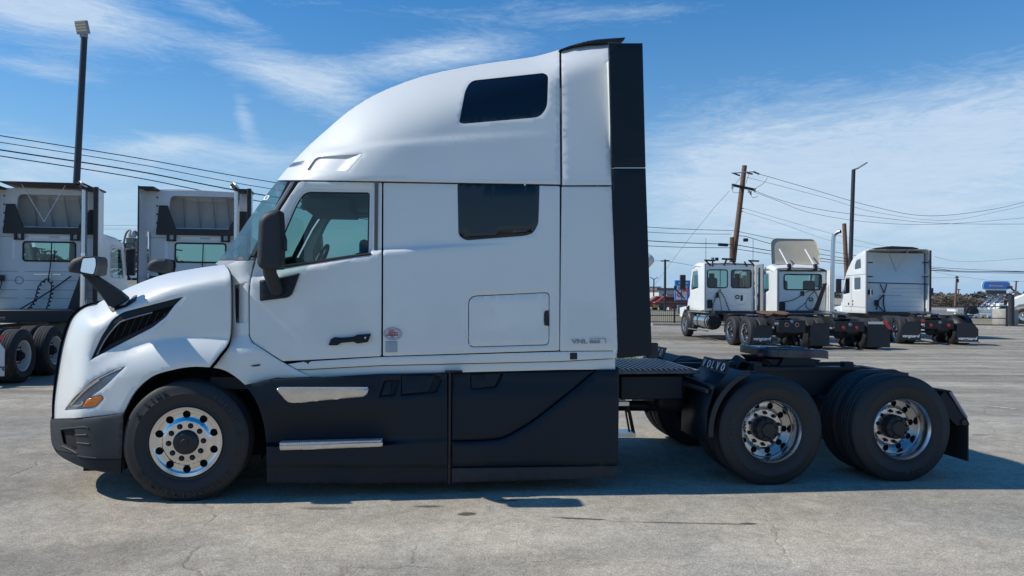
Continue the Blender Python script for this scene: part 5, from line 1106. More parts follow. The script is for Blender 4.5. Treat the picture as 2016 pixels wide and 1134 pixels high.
# ---------- second truck on the right: day cab with a roof deflector
PH2 = R(-1); ph = PH2
t = empty('parked_semi_truck', 'white day cab truck with a raised tan roof deflector, middle of three on the right', 'semi truck', (10.78, 24.35, 0), PH2, 'trucks parked in the lot behind the big one')
yR, yF = 3.45, 5.5
chassis(t, yF, 'chrome', fifth='grease'); lights(t, xs=(-.20, .22), z=.72, ring=False)
flap(t, -.92, .62, .14, .86, -.72, -.15, None); flap(t, .95, .72, .10, .88, -.72, .30, None)
MB().box((1.20, -.735, .82), (.34, .012, .10), Matrix.Rotation(.85, 3, 'Y')).build('reflector_stripe', REDP, t)
MB().span((.6, -.74, .84), (1.1, -.70, .92)).build('flap_bar', BRUSHED, t)
MARK = set(bpy.data.objects)
hh = rnd([(-.62, 1.98), (.80, 1.98), (.80, 2.62), (-.62, 2.62)], .10)
sheet('rear_wall', [(-1.0, 1.05), (1.0, 1.05), (1.0, 2.78), (-1.0, 2.78)], [hh], lambda x, z, e: Vector((x, yR + e, z)), PAINT2, t, .2, .03, (0, 1, 0))
sheet('rear_window', hh, (), lambda x, z, e: Vector((x, yR + .015, z)), GLASS, t, .4, 0); MB().tube([Vector((x, yR - .004, z)) for x, z in hh + hh[:1]], .026, 6).build('window_seal', SEAL, t)
MB().span((-1.0, yR - .04, 2.74), (1.05, yR, 2.80)).build('roof_gutter', SEAL, t)
top_skin(t, [(yR, 2.88), (yR + .7, 3.06), (yR + 1.1, 3.04), (yR + 1.5, 2.84)], 2.02, rr=.2)
side_wall(t, [(yR, 1.0), (yR + 1.7, .98), (yR + 1.75, 1.8), (yR + 1.42, 2.78), (yR, 2.80)], [rnd([(yR + .62, 1.95), (yR + 1.5, 1.75), (yR + 1.5, 2.0), (yR + 1.32, 2.66), (yR + .66, 2.66)], .04)], 2.0, PAINT2, 'door')
for s in (-1, 1): MB().span((s * .99, yR - .45, 1.05), (s * 1.03, yR + .02, 2.80)).build('side_extender', PAINT2, t); MB().span((s * .98, yR - .50, 1.02), (s * 1.05, yR - .45, 2.82)).build('extender_edge', GREYP, t)
MB().add([(-.95, yR + 1.75, 1.8), (.95, yR + 1.75, 1.8), (.9, yR + 1.42, 2.8), (-.9, yR + 1.42, 2.8)], [(0, 1, 2, 3)]).build('windshield', GLASS, t)
MB().span((-1, yR + .03, 1.0), (1, yR + 1.7, 1.08)).build('cab_floor', DARK, t)
for s in (-.55, .52): MB().box((s, yR + .5, 1.95), (.48, .16, .85)).build('seat', SEATM, t, bevel=.08)
MB().span((-.9, yR + 1.4, 1.1), (.9, yR + 1.7, 2.02)).build('dashboard', SEAL, t, bevel=.05)
hood_front(t, yR + 1.75, yR + 3.1, 1.9, 1.5, .75, 1.85, 1.6, yF)
for s in (-1, 1): far_mirror(t, s, yR + 1.72, 2.42, 1.1, GREYP, .62)
for z in (1.62, 1.42): MB().lathe([(0, -.01), (.06, -.01), (.06, 0)], 10, 'x', (-.99, yR + 2.2, z)).build('hood_vent', DARK, t)
# deflector dish, raised
sheet('roof_deflector', rnd([(-.92, 3.06), (.98, 3.06), (1.02, 3.9), (.92, 4.18), (-.62, 4.22), (-.80, 4.05)], [.06, .06, .3, .2, .25, .2]), (), lambda x, z, e: Vector((x, yR + .55 + .9 * (z - 3.06) * .5 + .10 * (1 - (x / 1.0) ** 2) + e, z)), TAN, t, .15, .04, (0, 1, 0), .03, -.05)
for x in (-.42, .58): MB().tube([(x, yR + .1, 2.98), (x - .14, yR + .7, 3.72)], .028, 6).build('deflector_strut', WHITEP, t); MB().span((x - .05, yR - .04, 2.78), (x + .05, yR + .12, 3.06)).build('strut_foot', SEAL, t)
MB().tube(cr([(.98, yR - .55, .9), (.99, yR - .55, 2.8), (1.02, yR - .55, 4.05), (1.08, yR - .60, 4.28), (1.20, yR - .72, 4.36)], 5), .075, 14).build('exhaust_stack', BRUSHED, t); MB().tube([(1.195, yR - .715, 4.357), (1.208, yR - .73, 4.364)], .068, 14).build('exhaust_mouth', DARK, t)
MB().prism([(.35, 1.0), (.55, 1.0), (.92, 2.25), (.80, 2.25)], 'y', yR - .25, yR - .2).build('stack_brace', FRAME, t)
MB().span((-.8, yR - .7, .95), (.8, yR - .05, 1.12)).build('deck_equipment', FRAME, t); MB().tube([(-1.1, yR - .9, 1.0), (.7, yR - .9, .99)], .02, 6).build('deck_edge', BRUSHED, t)
hose(t, [(-.8, yR - .06, 1.45), (-.3, yR - .08, 1.55), (.15, yR - .1, 1.85), (.45, yR - .1, 1.95), (.62, yR - .1, 1.6), (.42, yR - .1, 1.15), (.18, yR - .1, 1.3), (.3, yR - .1, 1.7), (.85, yR - .1, 2.25)], .016); hose(t, [(-.2, yR - .1, 1.1), (.15, yR - .1, 1.42)], .014)
MB().lathe([(.05, -.02), (.085, -.02), (.085, 0)], 16, 'y', (.38, yR - .05, 1.58)).build('wall_ring', FRAME, t); MB().span((.0, yR - .03, 1.72), (.14, yR, 1.92)).build('wall_lamp', SEAL, t); MB().span((-.85, yR - .1, 1.1), (-.6, yR - .03, 1.45)).build('hose_socket', FRAME, t, bevel=.02)
for o in [o for o in bpy.data.objects if o not in MARK and o.parent == t]:
    o.scale = (.98, 1, .90); o.location = (o.location.x, o.location.y, .17)
# ---------- third truck on the right: high roof sleeper, open back
PH3 = R(-9)
t = empty('parked_semi_truck', 'white high-roof sleeper truck seen from its rear corner, rightmost of the three', 'semi truck', put(1762, 676, -1, PH3), PH3, 'trucks parked in the lot behind the big one')
yR, yF = 3.35, 8.2; t.scale = (1, 1, .97)
chassis(t, yF, 'chrome', fifth='grease'); lights(t, xs=(-.28, .30), z=.74, ring=False)
flap(t, -.92, .66, .18, .86, -.70, -.25, ts=.15); flap(t, .92, .70, .12, .82, -.78, .22, ts=.16); MB().span((.62, -.80, .11), (1.25, -.75, .15)).build('flap_edge', BRUSHED, t)
for i, (z, m_) in enumerate(((.90, REDL), (.76, WHITEP), (.66, FRAME), (.56, WHITEP))): MB().box((-.56, -.80, z), (.10, .02, .10 if i == 0 else .05)).build('tail_lamp', m_, t)
for s in (-1, 1):
    for yc in (0, 1.34):
        ap = [(yc + .57 * math.cos(R(a)), .505 + .57 * math.sin(R(a))) for a in range(25, 156, 10)]
        if s > 0: mb = MB(); mb.add([(x, y, z) for y, z in ap for x in (s * .60, s * 1.22)], [(2 * i, 2 * i + 1, 2 * i + 3, 2 * i + 2) for i in range(len(ap) - 1)]); o = mb.build('wheel_fender', FRAME, t, 40); o.modifiers.new('s', 'SOLIDIFY').thickness = .02
wr = yR + .45
sheet('rear_wall', [(-1.16, 1.10), (1.16, 1.10), (1.16, 3.62), (-1.16, 3.70)], (), lambda x, z, e: Vector((x, wr + e + .35 * max(0, z - 2.5) * (1 - (x / 1.2) ** 2), z)), PAINT2, t, .12, .03, (0, 1, 0), smooth=60)
hw = 2.44
rs = [(yR + .0, 3.78), (yR + .7, 3.76), (yR + 1.4, 3.68), (yR + 2.1, 3.48), (yR + 2.7, 3.10), (yR + 3.0, 2.80)]
top_skin(t, rs, hw - .02, rr=.16)
side_wall(t, [(yR, 1.05), (yR + 3.5, 1.0), (yR + 3.5, 1.95), (yR + 3.05, 2.66), (yR + 2.7, 2.98), (yR + 2.1, 3.35), (yR + 1.4, 3.55), (yR + .7, 3.63), (yR, 3.64)],
          [rnd([(yR + .75, 3.0), (yR + 1.65, 2.96), (yR + 1.6, 3.18), (yR + 1.35, 3.36), (yR + .8, 3.40)], .06), rnd([(yR + .80, 2.08), (yR + 1.7, 2.06), (yR + 1.7, 2.58), (yR + .80, 2.60)], .08), rnd([(yR + 2.35, 1.92), (yR + 3.32, 1.85), (yR + 3.32, 2.0), (yR + 3.0, 2.60), (yR + 2.35, 2.62)], .05)], hw, PAINT2, 'side_panel', BGLASS)
for z, a in ((2.72, 0), (1.30, 0)): MB().box((-hw / 2 - .003, yR + 1.6, z), (.006, 3.1, .012)).build('panel_gap', DARK, t)
for z in (1.9, 1.0): pass
MB().box((-hw / 2 - .003, yR + 2.1, 1.85), (.006, .012, 1.6)).build('door_gap', DARK, t)
for yy, z in ((2.45, 1.42), (1.85, 1.40), (1.85, 1.55)): MB().box((-hw / 2 - .008, yR + yy, z), (.015, .16 if yy > 2 else .09, .10)).build('vent_cover', SEAL, t)
for s in (-1, 1): MB().span((s * 1.19, yR - .08, 1.05), (s * 1.25, yR + .03, 3.72)).build('extender_edge', GREYP if s < 0 else SEAL, t, bevel=.01)
MB().prism([(-.95, 3.82), (-.3, 3.90), (.5, 3.86), (.75, 3.80), (.7, 3.77), (-.9, 3.78)], 'y', yR - .15, yR + .2).build('roof_flap', SEAL, t)
for z in (3.22, 2.62):
    for s in (-1, 1): MB().tube([(s * 1.20, yR + .05, z), (s * .95, yR + .08, z - .01), ], .025, 6).build('extender_stay', SEAL, t)
MB().tube([(-1.2, yR + .08, 2.36), (1.2, yR + .08, 2.30)], .022, 6).build('cross_bar', SEAL, t)
MB().tube([(-.42, yR, 3.78), (.02, yR + .3, 2.85)], .014, 6).build('flap_strut', BRUSHED, t); MB().tube([(.42, yR, 3.78), (.03, yR + .3, 2.85)], .014, 6).build('flap_strut', BRUSHED, t)
for q in (((-.55, wr - .05, 2.3), (-.42, wr - .1, 1.9)), ((-.30, wr - .05, 2.3), (-.42, wr - .1, 1.9))): MB().tube(q, .02, 6).build('hose_hanger', FRAME, t)
hose(t, [(-.42, wr - .1, 1.85), (-.62, wr - .1, 1.6), (-.72, wr - .1, 1.2)], .025); hose(t, [(-.42, wr - .1, 1.85), (-.44, wr - .1, 1.5), (-.38, wr - .1, 1.1)], .025); hose(t, [(-.66, wr - .1, 1.4), (-.5, wr - .1, 1.2), (-.38, wr - .1, 1.1)], .02)
MB().box((-.70, wr - .08, 1.50), (.16, .1, .24)).build('hose_socket', FRAME, t, bevel=.02); MB().box((-1.0, wr - .1, 1.95), (.26, .12, .2)).build('intake_box', FRAME, t, bevel=.03); MB().tube([(-.98, wr - .2, 1.75), (-.98, wr - .2, 2.1), (-.92, wr - .1, 2.12)], .03, 8).build('pipe', CHROME, t)
for z in (1.35, 1.55, 1.75, 1.95, 2.12): MB().box((.45, wr - .006, z), (1.2, .008, .010)).build('wall_rib', GREYPAINT, t)
MB().box((-.15, wr - .006, 1.82), (.9, .01, .02)).build('grab_bar', GREYP, t)
MB().span((-1.1, wr - .5, .98), (1.1, wr + .3, 1.12)).build('deck_equipment', FRAME, t); MB().box((.95, -.3, 1.1), (.3, .9, .05)).build('fender_top', FRAME, t)
MB().add([(-1.1, yR + 3.5, 1.85), (1.1, yR + 3.5, 1.85), (1.05, yR + 3.02, 2.72), (-1.05, yR + 3.02, 2.72)], [(0, 1, 2, 3)]).build('windshield', BGLASS, t)
MB().span((-1.1, wr + .1, 1.02), (1.1, yR + 3.5, 1.1)).build('cab_floor', DARK, t)
hood_front(t, yR + 3.5, yR + 5.2, 2.2, 1.7, .75, 1.85, 1.5, yF)
for s in (-1, 1): far_mirror(t, s, yR + 3.35, 2.25, 1.2, PLASTIC2, .68)
MB().box((1.31, yR, 1.98), (.05, .1, .32)).build('extender_tab', mat('blue_tab', (.03, .07, .3), .5), t)
# ------------------------------------------------------------------ poles, wires, fence, signs, far buildings
def lean_pole(top, low, Y, r0, r1, name, label, cat, m, group=None, square=False):
    """pole through two photo points at depth Y, carried down to the ground"""
    a, b = Wp(*top, Y), Wp(*low, Y); base = b + (b - a) * (b.z / (a.z - b.z)); 
    o = empty(name, label, cat, tuple(base), 0, group)
    MB().tube([Vector((0, 0, -.3)) + (a - base).normalized() * 0, a - base], r0, 4 if square else 14, r1).build('shaft', m, o, 30)
    return o, a - base, base
# left light pole
o, top, base = lean_pole((166, 72), (150, 365), 24.5, .115, .10, 'light_pole', 'tall black light pole with a flat flood lamp, rising behind the leftmost truck', 'light pole', POLEM, 'parking lot light poles')
q = Matrix.Rotation(R(-12), 3, 'Z') @ Matrix.Rotation(R(18), 3, 'X')
MB().box(top + Vector((0, -.12, .26)), (.46, .10, .42), q).build('lamp_head', GREYP, o, bevel=.02)
for i in range(4): MB().box(top + Vector((0, -.12, .26)) + q @ Vector((0, -.055, -.09 + .09 * i)), (.38, .01, .06), q).build('lamp_lens', mat('led_lens', (.62, .55, .38), .4), o)
MB().box(top + Vector((0, -.03, .04)), (.2, .14, .16)).build('lamp_bracket', GREYP, o)
# right light pole
o, top, base = lean_pole((1680.5, 334), (1674, 520), 52, .16, .13, 'light_pole', 'slim black light pole with one angled lamp, beside the cut-off brown pole', 'light pole', POLEM, 'parking lot light poles')
MB().tube([top, top + Vector((.35, 0, .12))], .06, 8).build('lamp_arm', GREYP, o); MB().box(top + Vector((.60, 0, .30)), (.75, .35, .09), Matrix.Rotation(R(-32), 3, 'Y')).build('lamp_head', GREYP, o, bevel=.03)
o, top, base = lean_pole((1991, 580), (1991, 608), 43.5, .16, .16, 'light_pole', 'short black post with a small lamp standing in a round concrete footing', 'light pole', POLEM, 'parking lot light poles')
MB().box(top + Vector((.15, 0, .15)), (.4, .3, .12)).build('lamp_head', GREYP, o, bevel=.02)
o, top, base = lean_pole((1287.5, 549), (1286.5, 592), 85, .09, .07, 'light_pole', 'small far light pole with two short lamps, beside the water tower', 'light pole', POLEM, 'parking lot light poles')
for s in (-1, 1): MB().box(top + Vector((s * .25, 0, .08)), (.45, .2, .08), Matrix.Rotation(-s * .5, 3, 'Y')).build('lamp_head', GREYP, o)
# utility poles
def util_pole(top, low, Y, r, label, arms=(), m=WOOD, grp='wooden utility poles'):
    o, t_, base = lean_pole(top, low, Y, r, r * .78, 'utility_pole', label, 'utility pole', m, grp)
    for (p, q_, rr_, mm) in arms:
        MB().tube([Wp(*p, Y - r - rr_) - base, Wp(*q_, Y - r - rr_) - base], rr_, 6).build('cross_arm', mm, o)
    return o, base
o, base = util_pole((1466, 326), (1443, 512), 48, .20, 'leaning wooden utility pole with two cross arms, rising behind the two-window day cab', [((1440, 341), (1487, 338), .035, GREYP), ((1441, 364), (1487, 374), .09, FRAME), ((1456, 366), (1463, 380), .03, FRAME), ((1458, 411), (1464, 410), .03, FRAME), ((1458, 416), (1463, 416), .03, FRAME)])
for p, q_ in (((1444, 341), (1457, 346)), ((1470, 340), (1482, 343)), ((1483, 338), (1495, 343))): MB().tube([Wp(*p, 47.6) - base, Wp(*q_, 47.5) - base], .05, 6).build('insulator', FRAME, o)
for p in ((1442, 368), (1474, 376), (1478, 380), (1486, 374)): MB().lathe([(0, -.12), (.08, -.1), (.05, 0), (.08, .1), (0, .12)], 8, 'z', Wp(*p, 47.6) - base).build('insulator', GREYP, o)
for q_ in (((1466, 367), (1474, 344), (1475, 340)), ((1483, 373), (1502, 362), (1511, 350)), ((1475, 376), (1482, 389), (1492, 386)), ((1441, 370), (1444, 379), (1456, 379)), ((1448, 362), (1458, 349))):
    MB().tube(cr([Wp(*a, 47.5) - base for a in q_], 6), .014, 5).build('jumper_wire', WIRE, o)
MB().tube([Wp(1441, 467, 47.7) - base, Wp(1440, 520, 47.7) - base], .14, 8).build('pole_stub', WOOD, o)
util_pole((1662, 440), (1668, 560), 56, .19, 'cut-off brown pole without arms beside the slim black light pole')
util_pole((1309.5, 511), (1309, 600), 75, .14, 'straight dark utility pole in front of the white garage', [((1301, 514), (1318, 513), .06, FRAME)], POLEM)
util_pole((1884, 543), (1880, 606), 110, .17, 'weathered utility pole with a small box, left of the blue oval sign', [((1880, 546), (1888, 546), .06, FRAME), ((1885, 549), (1885, 556), .2, FRAME)])
util_pole((1887.5, 569), (1885, 600), 150, .15, 'shorter far utility pole just right of the weathered one', [((1884, 570), (1891, 570), .07, FRAME)])
util_pole((2001, 553), (1996, 610), 110, .14, 'thin leaning pole between the oval sign and the frame edge', [((1996, 554), (2006, 554), .04, FRAME)])
util_pole((1933, 588), (1933, 606), 150, .12, 'tiny far pole left of the red brick building')
util_pole((1959, 583), (1959, 606), 150, .12, 'tiny far pole right of the red brick building')
util_pole((1379, 470), (1378, 520), 140, .10, 'very thin far mast above the roof of the two-window day cab') if False else None
WN = [0]
def wire(pts, r, label, grp='overhead wires', m=WIRE):
    r *= .82; P_ = [Wp(*p) for p in pts]; o = P_[0]; tag(MB().tube(cr([p - o for p in P_], 8), r, 5).build('power_line', m, None, 60), label, 'wire', grp).location = o
def ip(pts, y0, y1):
    """give a pixel polyline depths so that it runs straight in space"""
    u0, u1 = (pts[0][0] - 1008) / F, (pts[-1][0] - 1008) / F; out = []
    for x, y in pts:
        u = (x - 1008) / F; A = u0 * y0; B = u1 * y1; s = (A - u * y0) / (u * (y1 - y0) - (B - A)); out.append((x, y, y0 + s * (y1 - y0)))
    return out
GW = mat('wire_grey', (.11, .12, .14), .6)
wire(ip([(-120, 247), (0, 267), (270, 311), (539, 359), (900, 412), (1276, 447), (1446, 454)], 23, 47.6), .020, 'topmost of the four wires crossing the sky left of the big truck')
wire(ip([(-120, 260), (0, 280), (270, 323), (529, 371), (900, 424), (1276, 457), (1440, 461)], 23, 47.6), .017, 'second from the top of the four wires crossing the sky left of the big truck')
wire(ip([(-120, 276), (0, 295), (270, 337), (518, 384), (900, 442), (1276, 474), (1440, 481)], 23, 47.6), .028, 'third and thickest of the four wires crossing the sky left of the big truck')
wire(ip([(-120, 289), (0, 307), (270, 350), (510, 396), (900, 456), (1276, 484), (1440, 488)], 23, 47.6), .022, 'lowest of the four wires crossing the sky left of the big truck')
wire(ip([(1450, 455), (1540, 474), (1660, 499), (1840, 526), (2060, 536)], 47.6, 70), .020, 'upper wire running right from the foot of the leaning pole')
wire(ip([(1450, 464), (1470, 466), (1503, 476), (1541, 485), (1660, 508), (1840, 533), (2060, 539)], 47.6, 70), .024, 'sagging cable with a splice box running right from the leaning pole')
wire(ip([(1449, 482), (1538, 497), (1660, 514), (1840, 529), (1900, 534), (2060, 535)], 47.6, 70), .032, 'thick wire running right behind the three parked trucks')
wire(ip([(1448, 490), (1536, 503), (1660, 519), (1840, 532), (2060, 537)], 47.6, 70), .024, 'lowest wire running right behind the three parked trucks')
wire(ip([(1495, 343), (1510, 347), (1600, 373), (1720, 407), (1830, 425), (1960, 411), (2060, 385)], 47.5, 62), .020, 'highest wire from the leaning pole, swinging down and up to the right edge', m=GW)
wire(ip([(1470, 349), (1620, 388), (1720, 417), (1860, 434), (1980, 413), (2060, 394)], 47.5, 62), .013, 'faint second wire from the top arm of the leaning pole', m=GW)
wire(ip([(1487, 376), (1530, 392), (1600, 410), (1720, 427), (1860, 440), (2060, 441)], 47.5, 66), .018, 'upper wire from the lower arm of the leaning pole', m=GW)
wire(ip([(1484, 378), (1530, 395), (1600, 420), (1720, 438), (1860, 441), (2060, 425)], 47.5, 66), .015, 'lower wire from the lower arm of the leaning pole', m=GW)
wire(ip([(1464, 410), (1560, 438), (1660, 466), (1740, 484), (1830, 492)], 47.5, 80), .013, 'thin service wire halfway down the leaning pole', m=GW)
wire(ip([(1464, 417), (1540, 441), (1640, 475), (1740, 492)], 47.5, 80), .012, 'thin lower service wire halfway down the leaning pole', m=GW)
wire(ip([(1436, 376), (1412, 402), (1402, 414), (1345, 485), (1285, 566)], 47.5, 75), .014, 'diagonal guy wire falling left from the leaning pole', m=GW)
wire(ip([(1284, 515), (1310, 514), (1390, 527), (1440, 533), (1640, 545), (1880, 547)], 75, 110), .022, 'far thin wire from the straight dark pole', m=GW)
wire(ip([(1840, 535), (1884, 543), (1950, 552), (2001, 554), (2060, 556)], 110, 110), .022, 'far thin wire between the weathered pole and the right edge', m=GW)
wire(ip([(1840, 505), (1880, 514), (1940, 514), (2060, 505)], 70, 70), .014, 'single pale wire above the open fence on the right', m=GW)
wire(ip([(200, 444), (290, 443.5)], 90, 95), .02, 'faint upper wire between the two left trucks', m=GW); wire(ip([(200, 451), (290, 451)], 90, 95), .02, 'faint lower wire between the two left trucks', m=GW)
MBs = MB().tube([Wp(1415, 481.5, 46.9), Wp(1432, 482.5, 47.2)], .10, 8).build('splice_case', FRAME); tag(MBs, 'black splice case hanging on the thick wire left of the leaning pole', 'splice case')
MBs = MB().box(Wp(1468, 472.5, 48.5), (.30, .2, .22)).build('splice_case', FRAME, bevel=.04); tag(MBs, 'small black box hanging on the cable right of the leaning pole', 'splice case')
# fence along the back of the lot
def fence(p0, p1, zt, label, pick=True, spacing=2.4, group='black metal fences along the lot'):
    a, b = p0, p1; L = (b - a).length; d = (b - a).normalized(); o = empty('metal_fence', label, 'fence', tuple(a), math.atan2(d.y, d.x), group)
    n = max(1, round(L / spacing))
    for i in range(n + 1): MB().span((L * i / n - .04, -.04, 0), (L * i / n + .04, .04, zt + .03)).build('post', POLEM, o)
    for z in (zt - .03, .50, .12): MB().span((0, -.02, z - .025), (L, .02, z + .025)).build('rail', POLEM, o)
    if pick:
        mb = MB(); k = 0
        while .12 + k * .125 < L: mb.box((.12 + k * .125, 0, zt / 2 + .03), (.018, .018, zt - .08)); k += 1
        tag(mb.build('picket', POLEM, o, 0), kind='stuff')
    return o
fa, fb, fc, fd = Gp(1240, 637.5), Gp(1345, 638), Gp(1838, 640), Gp(1982, 644)
fence(fa, Gp(1500, 638.5), 1.22, 'black picket fence seen between the big truck and the two-window day cab')
fence(Gp(1500, 638.6), fd, 1.20, 'black railing with open bays at the right, ending at the round concrete footing', False, 2.1)
def kerb(p, q_, label=None, h=.14, w=.35):
    d = (q_ - p).normalized(); n = Vector((-d.y, d.x, 0)); mb = MB(); vs = [p, q_, q_ + n * w, p + n * w]
    mb.add([(v.x, v.y, 0) for v in vs] + [(v.x, v.y, h) for v in vs], [(4, 5, 6, 7), (0, 1, 5, 4), (1, 2, 6, 5), (2, 3, 7, 6), (3, 0, 4, 7)])
    tag(mb.build('kerb', CONC, bevel=.02), kind='structure')
kerb(Gp(1835, 644), Gp(2100, 652)); kerb(Gp(1284, 641), Gp(1440, 642)); kerb(Gp(1960, 651), Gp(2100, 655), h=.10)
VERGE = mat('dry_verge', (.24, .21, .13), .95, var=.3, vs=2, bump=.6, bs=8)
g = [Gp(1100, 637), Gp(2250, 646)]; MB().add([(g[0].x - 40, g[0].y, .02), (g[1].x + 30, g[1].y, .02), (g[1].x + 60, 75, .02), (g[0].x - 60, 75, .02)], [(0, 1, 2, 3)]).build('verge', VERGE, smooth=0)['kind'] = 'structure'
ROADM = mat('far_road', (.17, .17, .17), .9, var=.15, vs=.6); MB().add([(-30, 75, .03), (130, 75, .03), (150, 92, .03), (-30, 92, .03)], [(0, 1, 2, 3)]).build('road', ROADM, smooth=0)['kind'] = 'structure'
b0 = Gp(1990, 642); tag(MB().lathe([(0, 0), (.62, 0), (.66, .2), (.66, .92), (.60, 1.0), (0, 1.02)], 28, 'z').build('concrete_footing', CONC, None, 40), 'round weathered concrete footing at the right end of the open fence', 'footing').location = (b0.x, b0.y + .5, 0)
sg = MB().box((0, 0, 0), (.42, .02, .28)).build('warning_sign', mat('sign_yellow', (.75, .60, .05), .6)); sg.location = Wp(1888, 622, fc.y - .3); tag(sg, 'yellow sign on the open fence at the right', 'sign')
sg = MB().box((0, 0, 0), (.34, .02, .16)).build('warning_sign', mat('sign_olive', (.30, .27, .06), .6)); sg.location = Wp(1291, 603, fa.y - .1); tag(sg, 'small dull yellow sign on the picket fence beside the big truck', 'sign')
# blue fuel price sign
SB, SR_, SW_ = mat('sign_blue', (.03, .20, .62), .4), mat('sign_red', (.62, .04, .05), .4), mat('sign_white', (.75, .76, .78), .4)
Y = 66; c0 = Wp(1341.5, 572, Y); o = empty('price_sign', 'blue and white roadside sign with red panels, beside the two-window day cab mirrors', 'sign', (c0.x, Y, 0))
def rel(px, py): p = Wp(px, py, Y); return (p.x - c0.x, p.z)
def brd(nm, x0, y0, x1, y1, m_, d=0., th=.05):
    a, b = rel(x0, y0), rel(x1, y1); return MB().span((a[0], -d - th, b[1]), (b[0], -d, a[1])).build(nm, m_, o)
brd('board', 1328, 552, 1357, 592, SB, 0, .3); brd('white_panel', 1330.5, 563, 1339, 590, SW_, .3); brd('white_panel', 1341.5, 563, 1351, 590, SW_, .3)
brd('red_panel', 1342.5, 566, 1349.5, 574, SR_, .36); brd('arrow_panel', 1331.5, 564.5, 1338, 572, mat('sign_grey', (.4, .42, .45), .5), .36)
e = rel(1335, 580); MB().lathe([(.12, -.42), (.22, -.42), (.22, -.36), (.12, -.36)], 18, 'y', (e[0], 0, e[1]), True).build('round_emblem', SR_, o)
for i in (0, 1, 5, 6): brd('letter_bar', 1335.5 + i * 2.7, 556, 1337 + i * 2.7, 559, SW_, .3, .02)
MB().span((-.35, -.1, 0), (.35, .1, rel(0, 591)[1])).build('post', GREYP, o)
# blue oval sign
Y = 120; c0 = Wp(1960, 562, Y); o = empty('oval_sign', 'blue oval sign with a white rim above a dark reader board on two posts', 'sign', (c0.x, Y, 0))
def oval(w, h, d, m_, nm): MB().prism([(a, b + c0.z) for a, b in rnd([(-w, -h), (w, -h), (w, h), (-w, h)], h * .98, 8)], 'y', -d - .15, -d).build(nm, m_, o)
oval(2.30, .70, 0, SW_, 'oval_rim'); oval(2.12, .56, .16, mat('oval_blue', (.08, .28, .68), .4), 'oval_face')
MB().span((-.9, -.36, c0.z + .02), (.8, -.31, c0.z + .2)).build('red_line', mat('pale_red', (.5, .2, .3), .5), o); MB().span((-1.2, -.36, c0.z - .14), (1.0, -.31, c0.z - .02)).build('white_line', SW_, o)
a, b = rel(1940, 571), rel(1979, 579); MB().span((a[0], -.3, b[1]), (b[0], 0, a[1])).build('reader_board', mat('board_brown', (.10, .085, .08), .7), o)
for px in (1948.5, 1969): a = rel(px, 579); MB().span((a[0] - .2, -.2, 0), (a[0] + .2, 0, a[1])).build('post', GREYP, o)
# water tower
Y = 330; c0 = Wp(1271, 510, Y); o = empty('water_tower', 'white water tower bulb half hidden by the black fairing of the big truck', 'water tower', (c0.x, Y, 0))
MB().lathe([(0, c0.z + 2.8), (1.6, c0.z + 2.5), (3.1, c0.z + 1.3), (3.9, c0.z - .2), (3.5, c0.z - 1.7), (2.0, c0.z - 3.4), (.9, c0.z - 4.6), (.75, c0.z - 7), (.75, 2), (1.6, 0)], 28, 'z').build('tank', mat('tower_white', (.62, .60, .57), .6), o, 60)
# buildings on the right
def building(name, label, cat, px0, px1, pyt, Y, depth, m_, doors=(), roof=None, zb=0, kids=True):
    a, b = Wp(px0, pyt, Y), Wp(px1, pyt, Y); o = empty(name, label, cat, (a.x, Y, zb)); L = b.x - a.x; H = a.z - zb
    MB().span((0, 0, 0), (L, depth, H)).build('wall', m_, o)
    MB().span((-.3, -.4, H), (L + .3, depth + .3, H + .25)).build('roof', roof or GREYP, o)
    for d0, d1, z0, z1, mm, nm in doors: MB().span((L * d0, -.06, H * z0), (L * d1, .02, H * z1)).build(nm, mm, o)
    return o
CREAM = mat('garage_white', (.60, .59, .55), .8, var=.06); DK = mat('dark_opening', (.02, .022, .028), .8)
building('garage', 'white garage with one large dark opening and red cars in front', 'garage', 1297, 1334, 571, 88, 12, CREAM, [(.2, .95, 0, .78, DK, 'opening')], mat('roof_brown', (.16, .13, .12), .8))
building('shop_building', 'low brick-brown shop building at the left of the white garage', 'building', 1278, 1298, 578, 130, 14, mat('brick_brown', (.20, .11, .09), .85, var=.2), [(.2, .5, .2, .6, DK, 'window'), (.6, .9, .2, .6, DK, 'window')])
building('office_building', 'pale grey flat building rising behind the brick-brown shop', 'building', 1281, 1300, 566, 190, 18, mat('pale_wall', (.42, .42, .42), .8), [(.1, .9, .55, .75, DK, 'window_band')])
building('warehouse', 'long low warehouse with a dark roof line behind the open fence', 'building', 1862, 1960, 594, 190, 30, mat('tan_wall', (.24, .21, .18), .85, var=.1), [(.08, .3, .0, .6, mat('door_white', (.5, .5, .5), .7), 'loading_door')], mat('roof_dark', (.05, .04, .045), .8))
building('brick_building', 'small red brick building left of the oval sign post', 'building', 1936, 1953, 590, 180, 12, mat('brick_red', (.26, .11, .08), .85, var=.2), [(.2, .45, .3, .7, DK, 'window')])
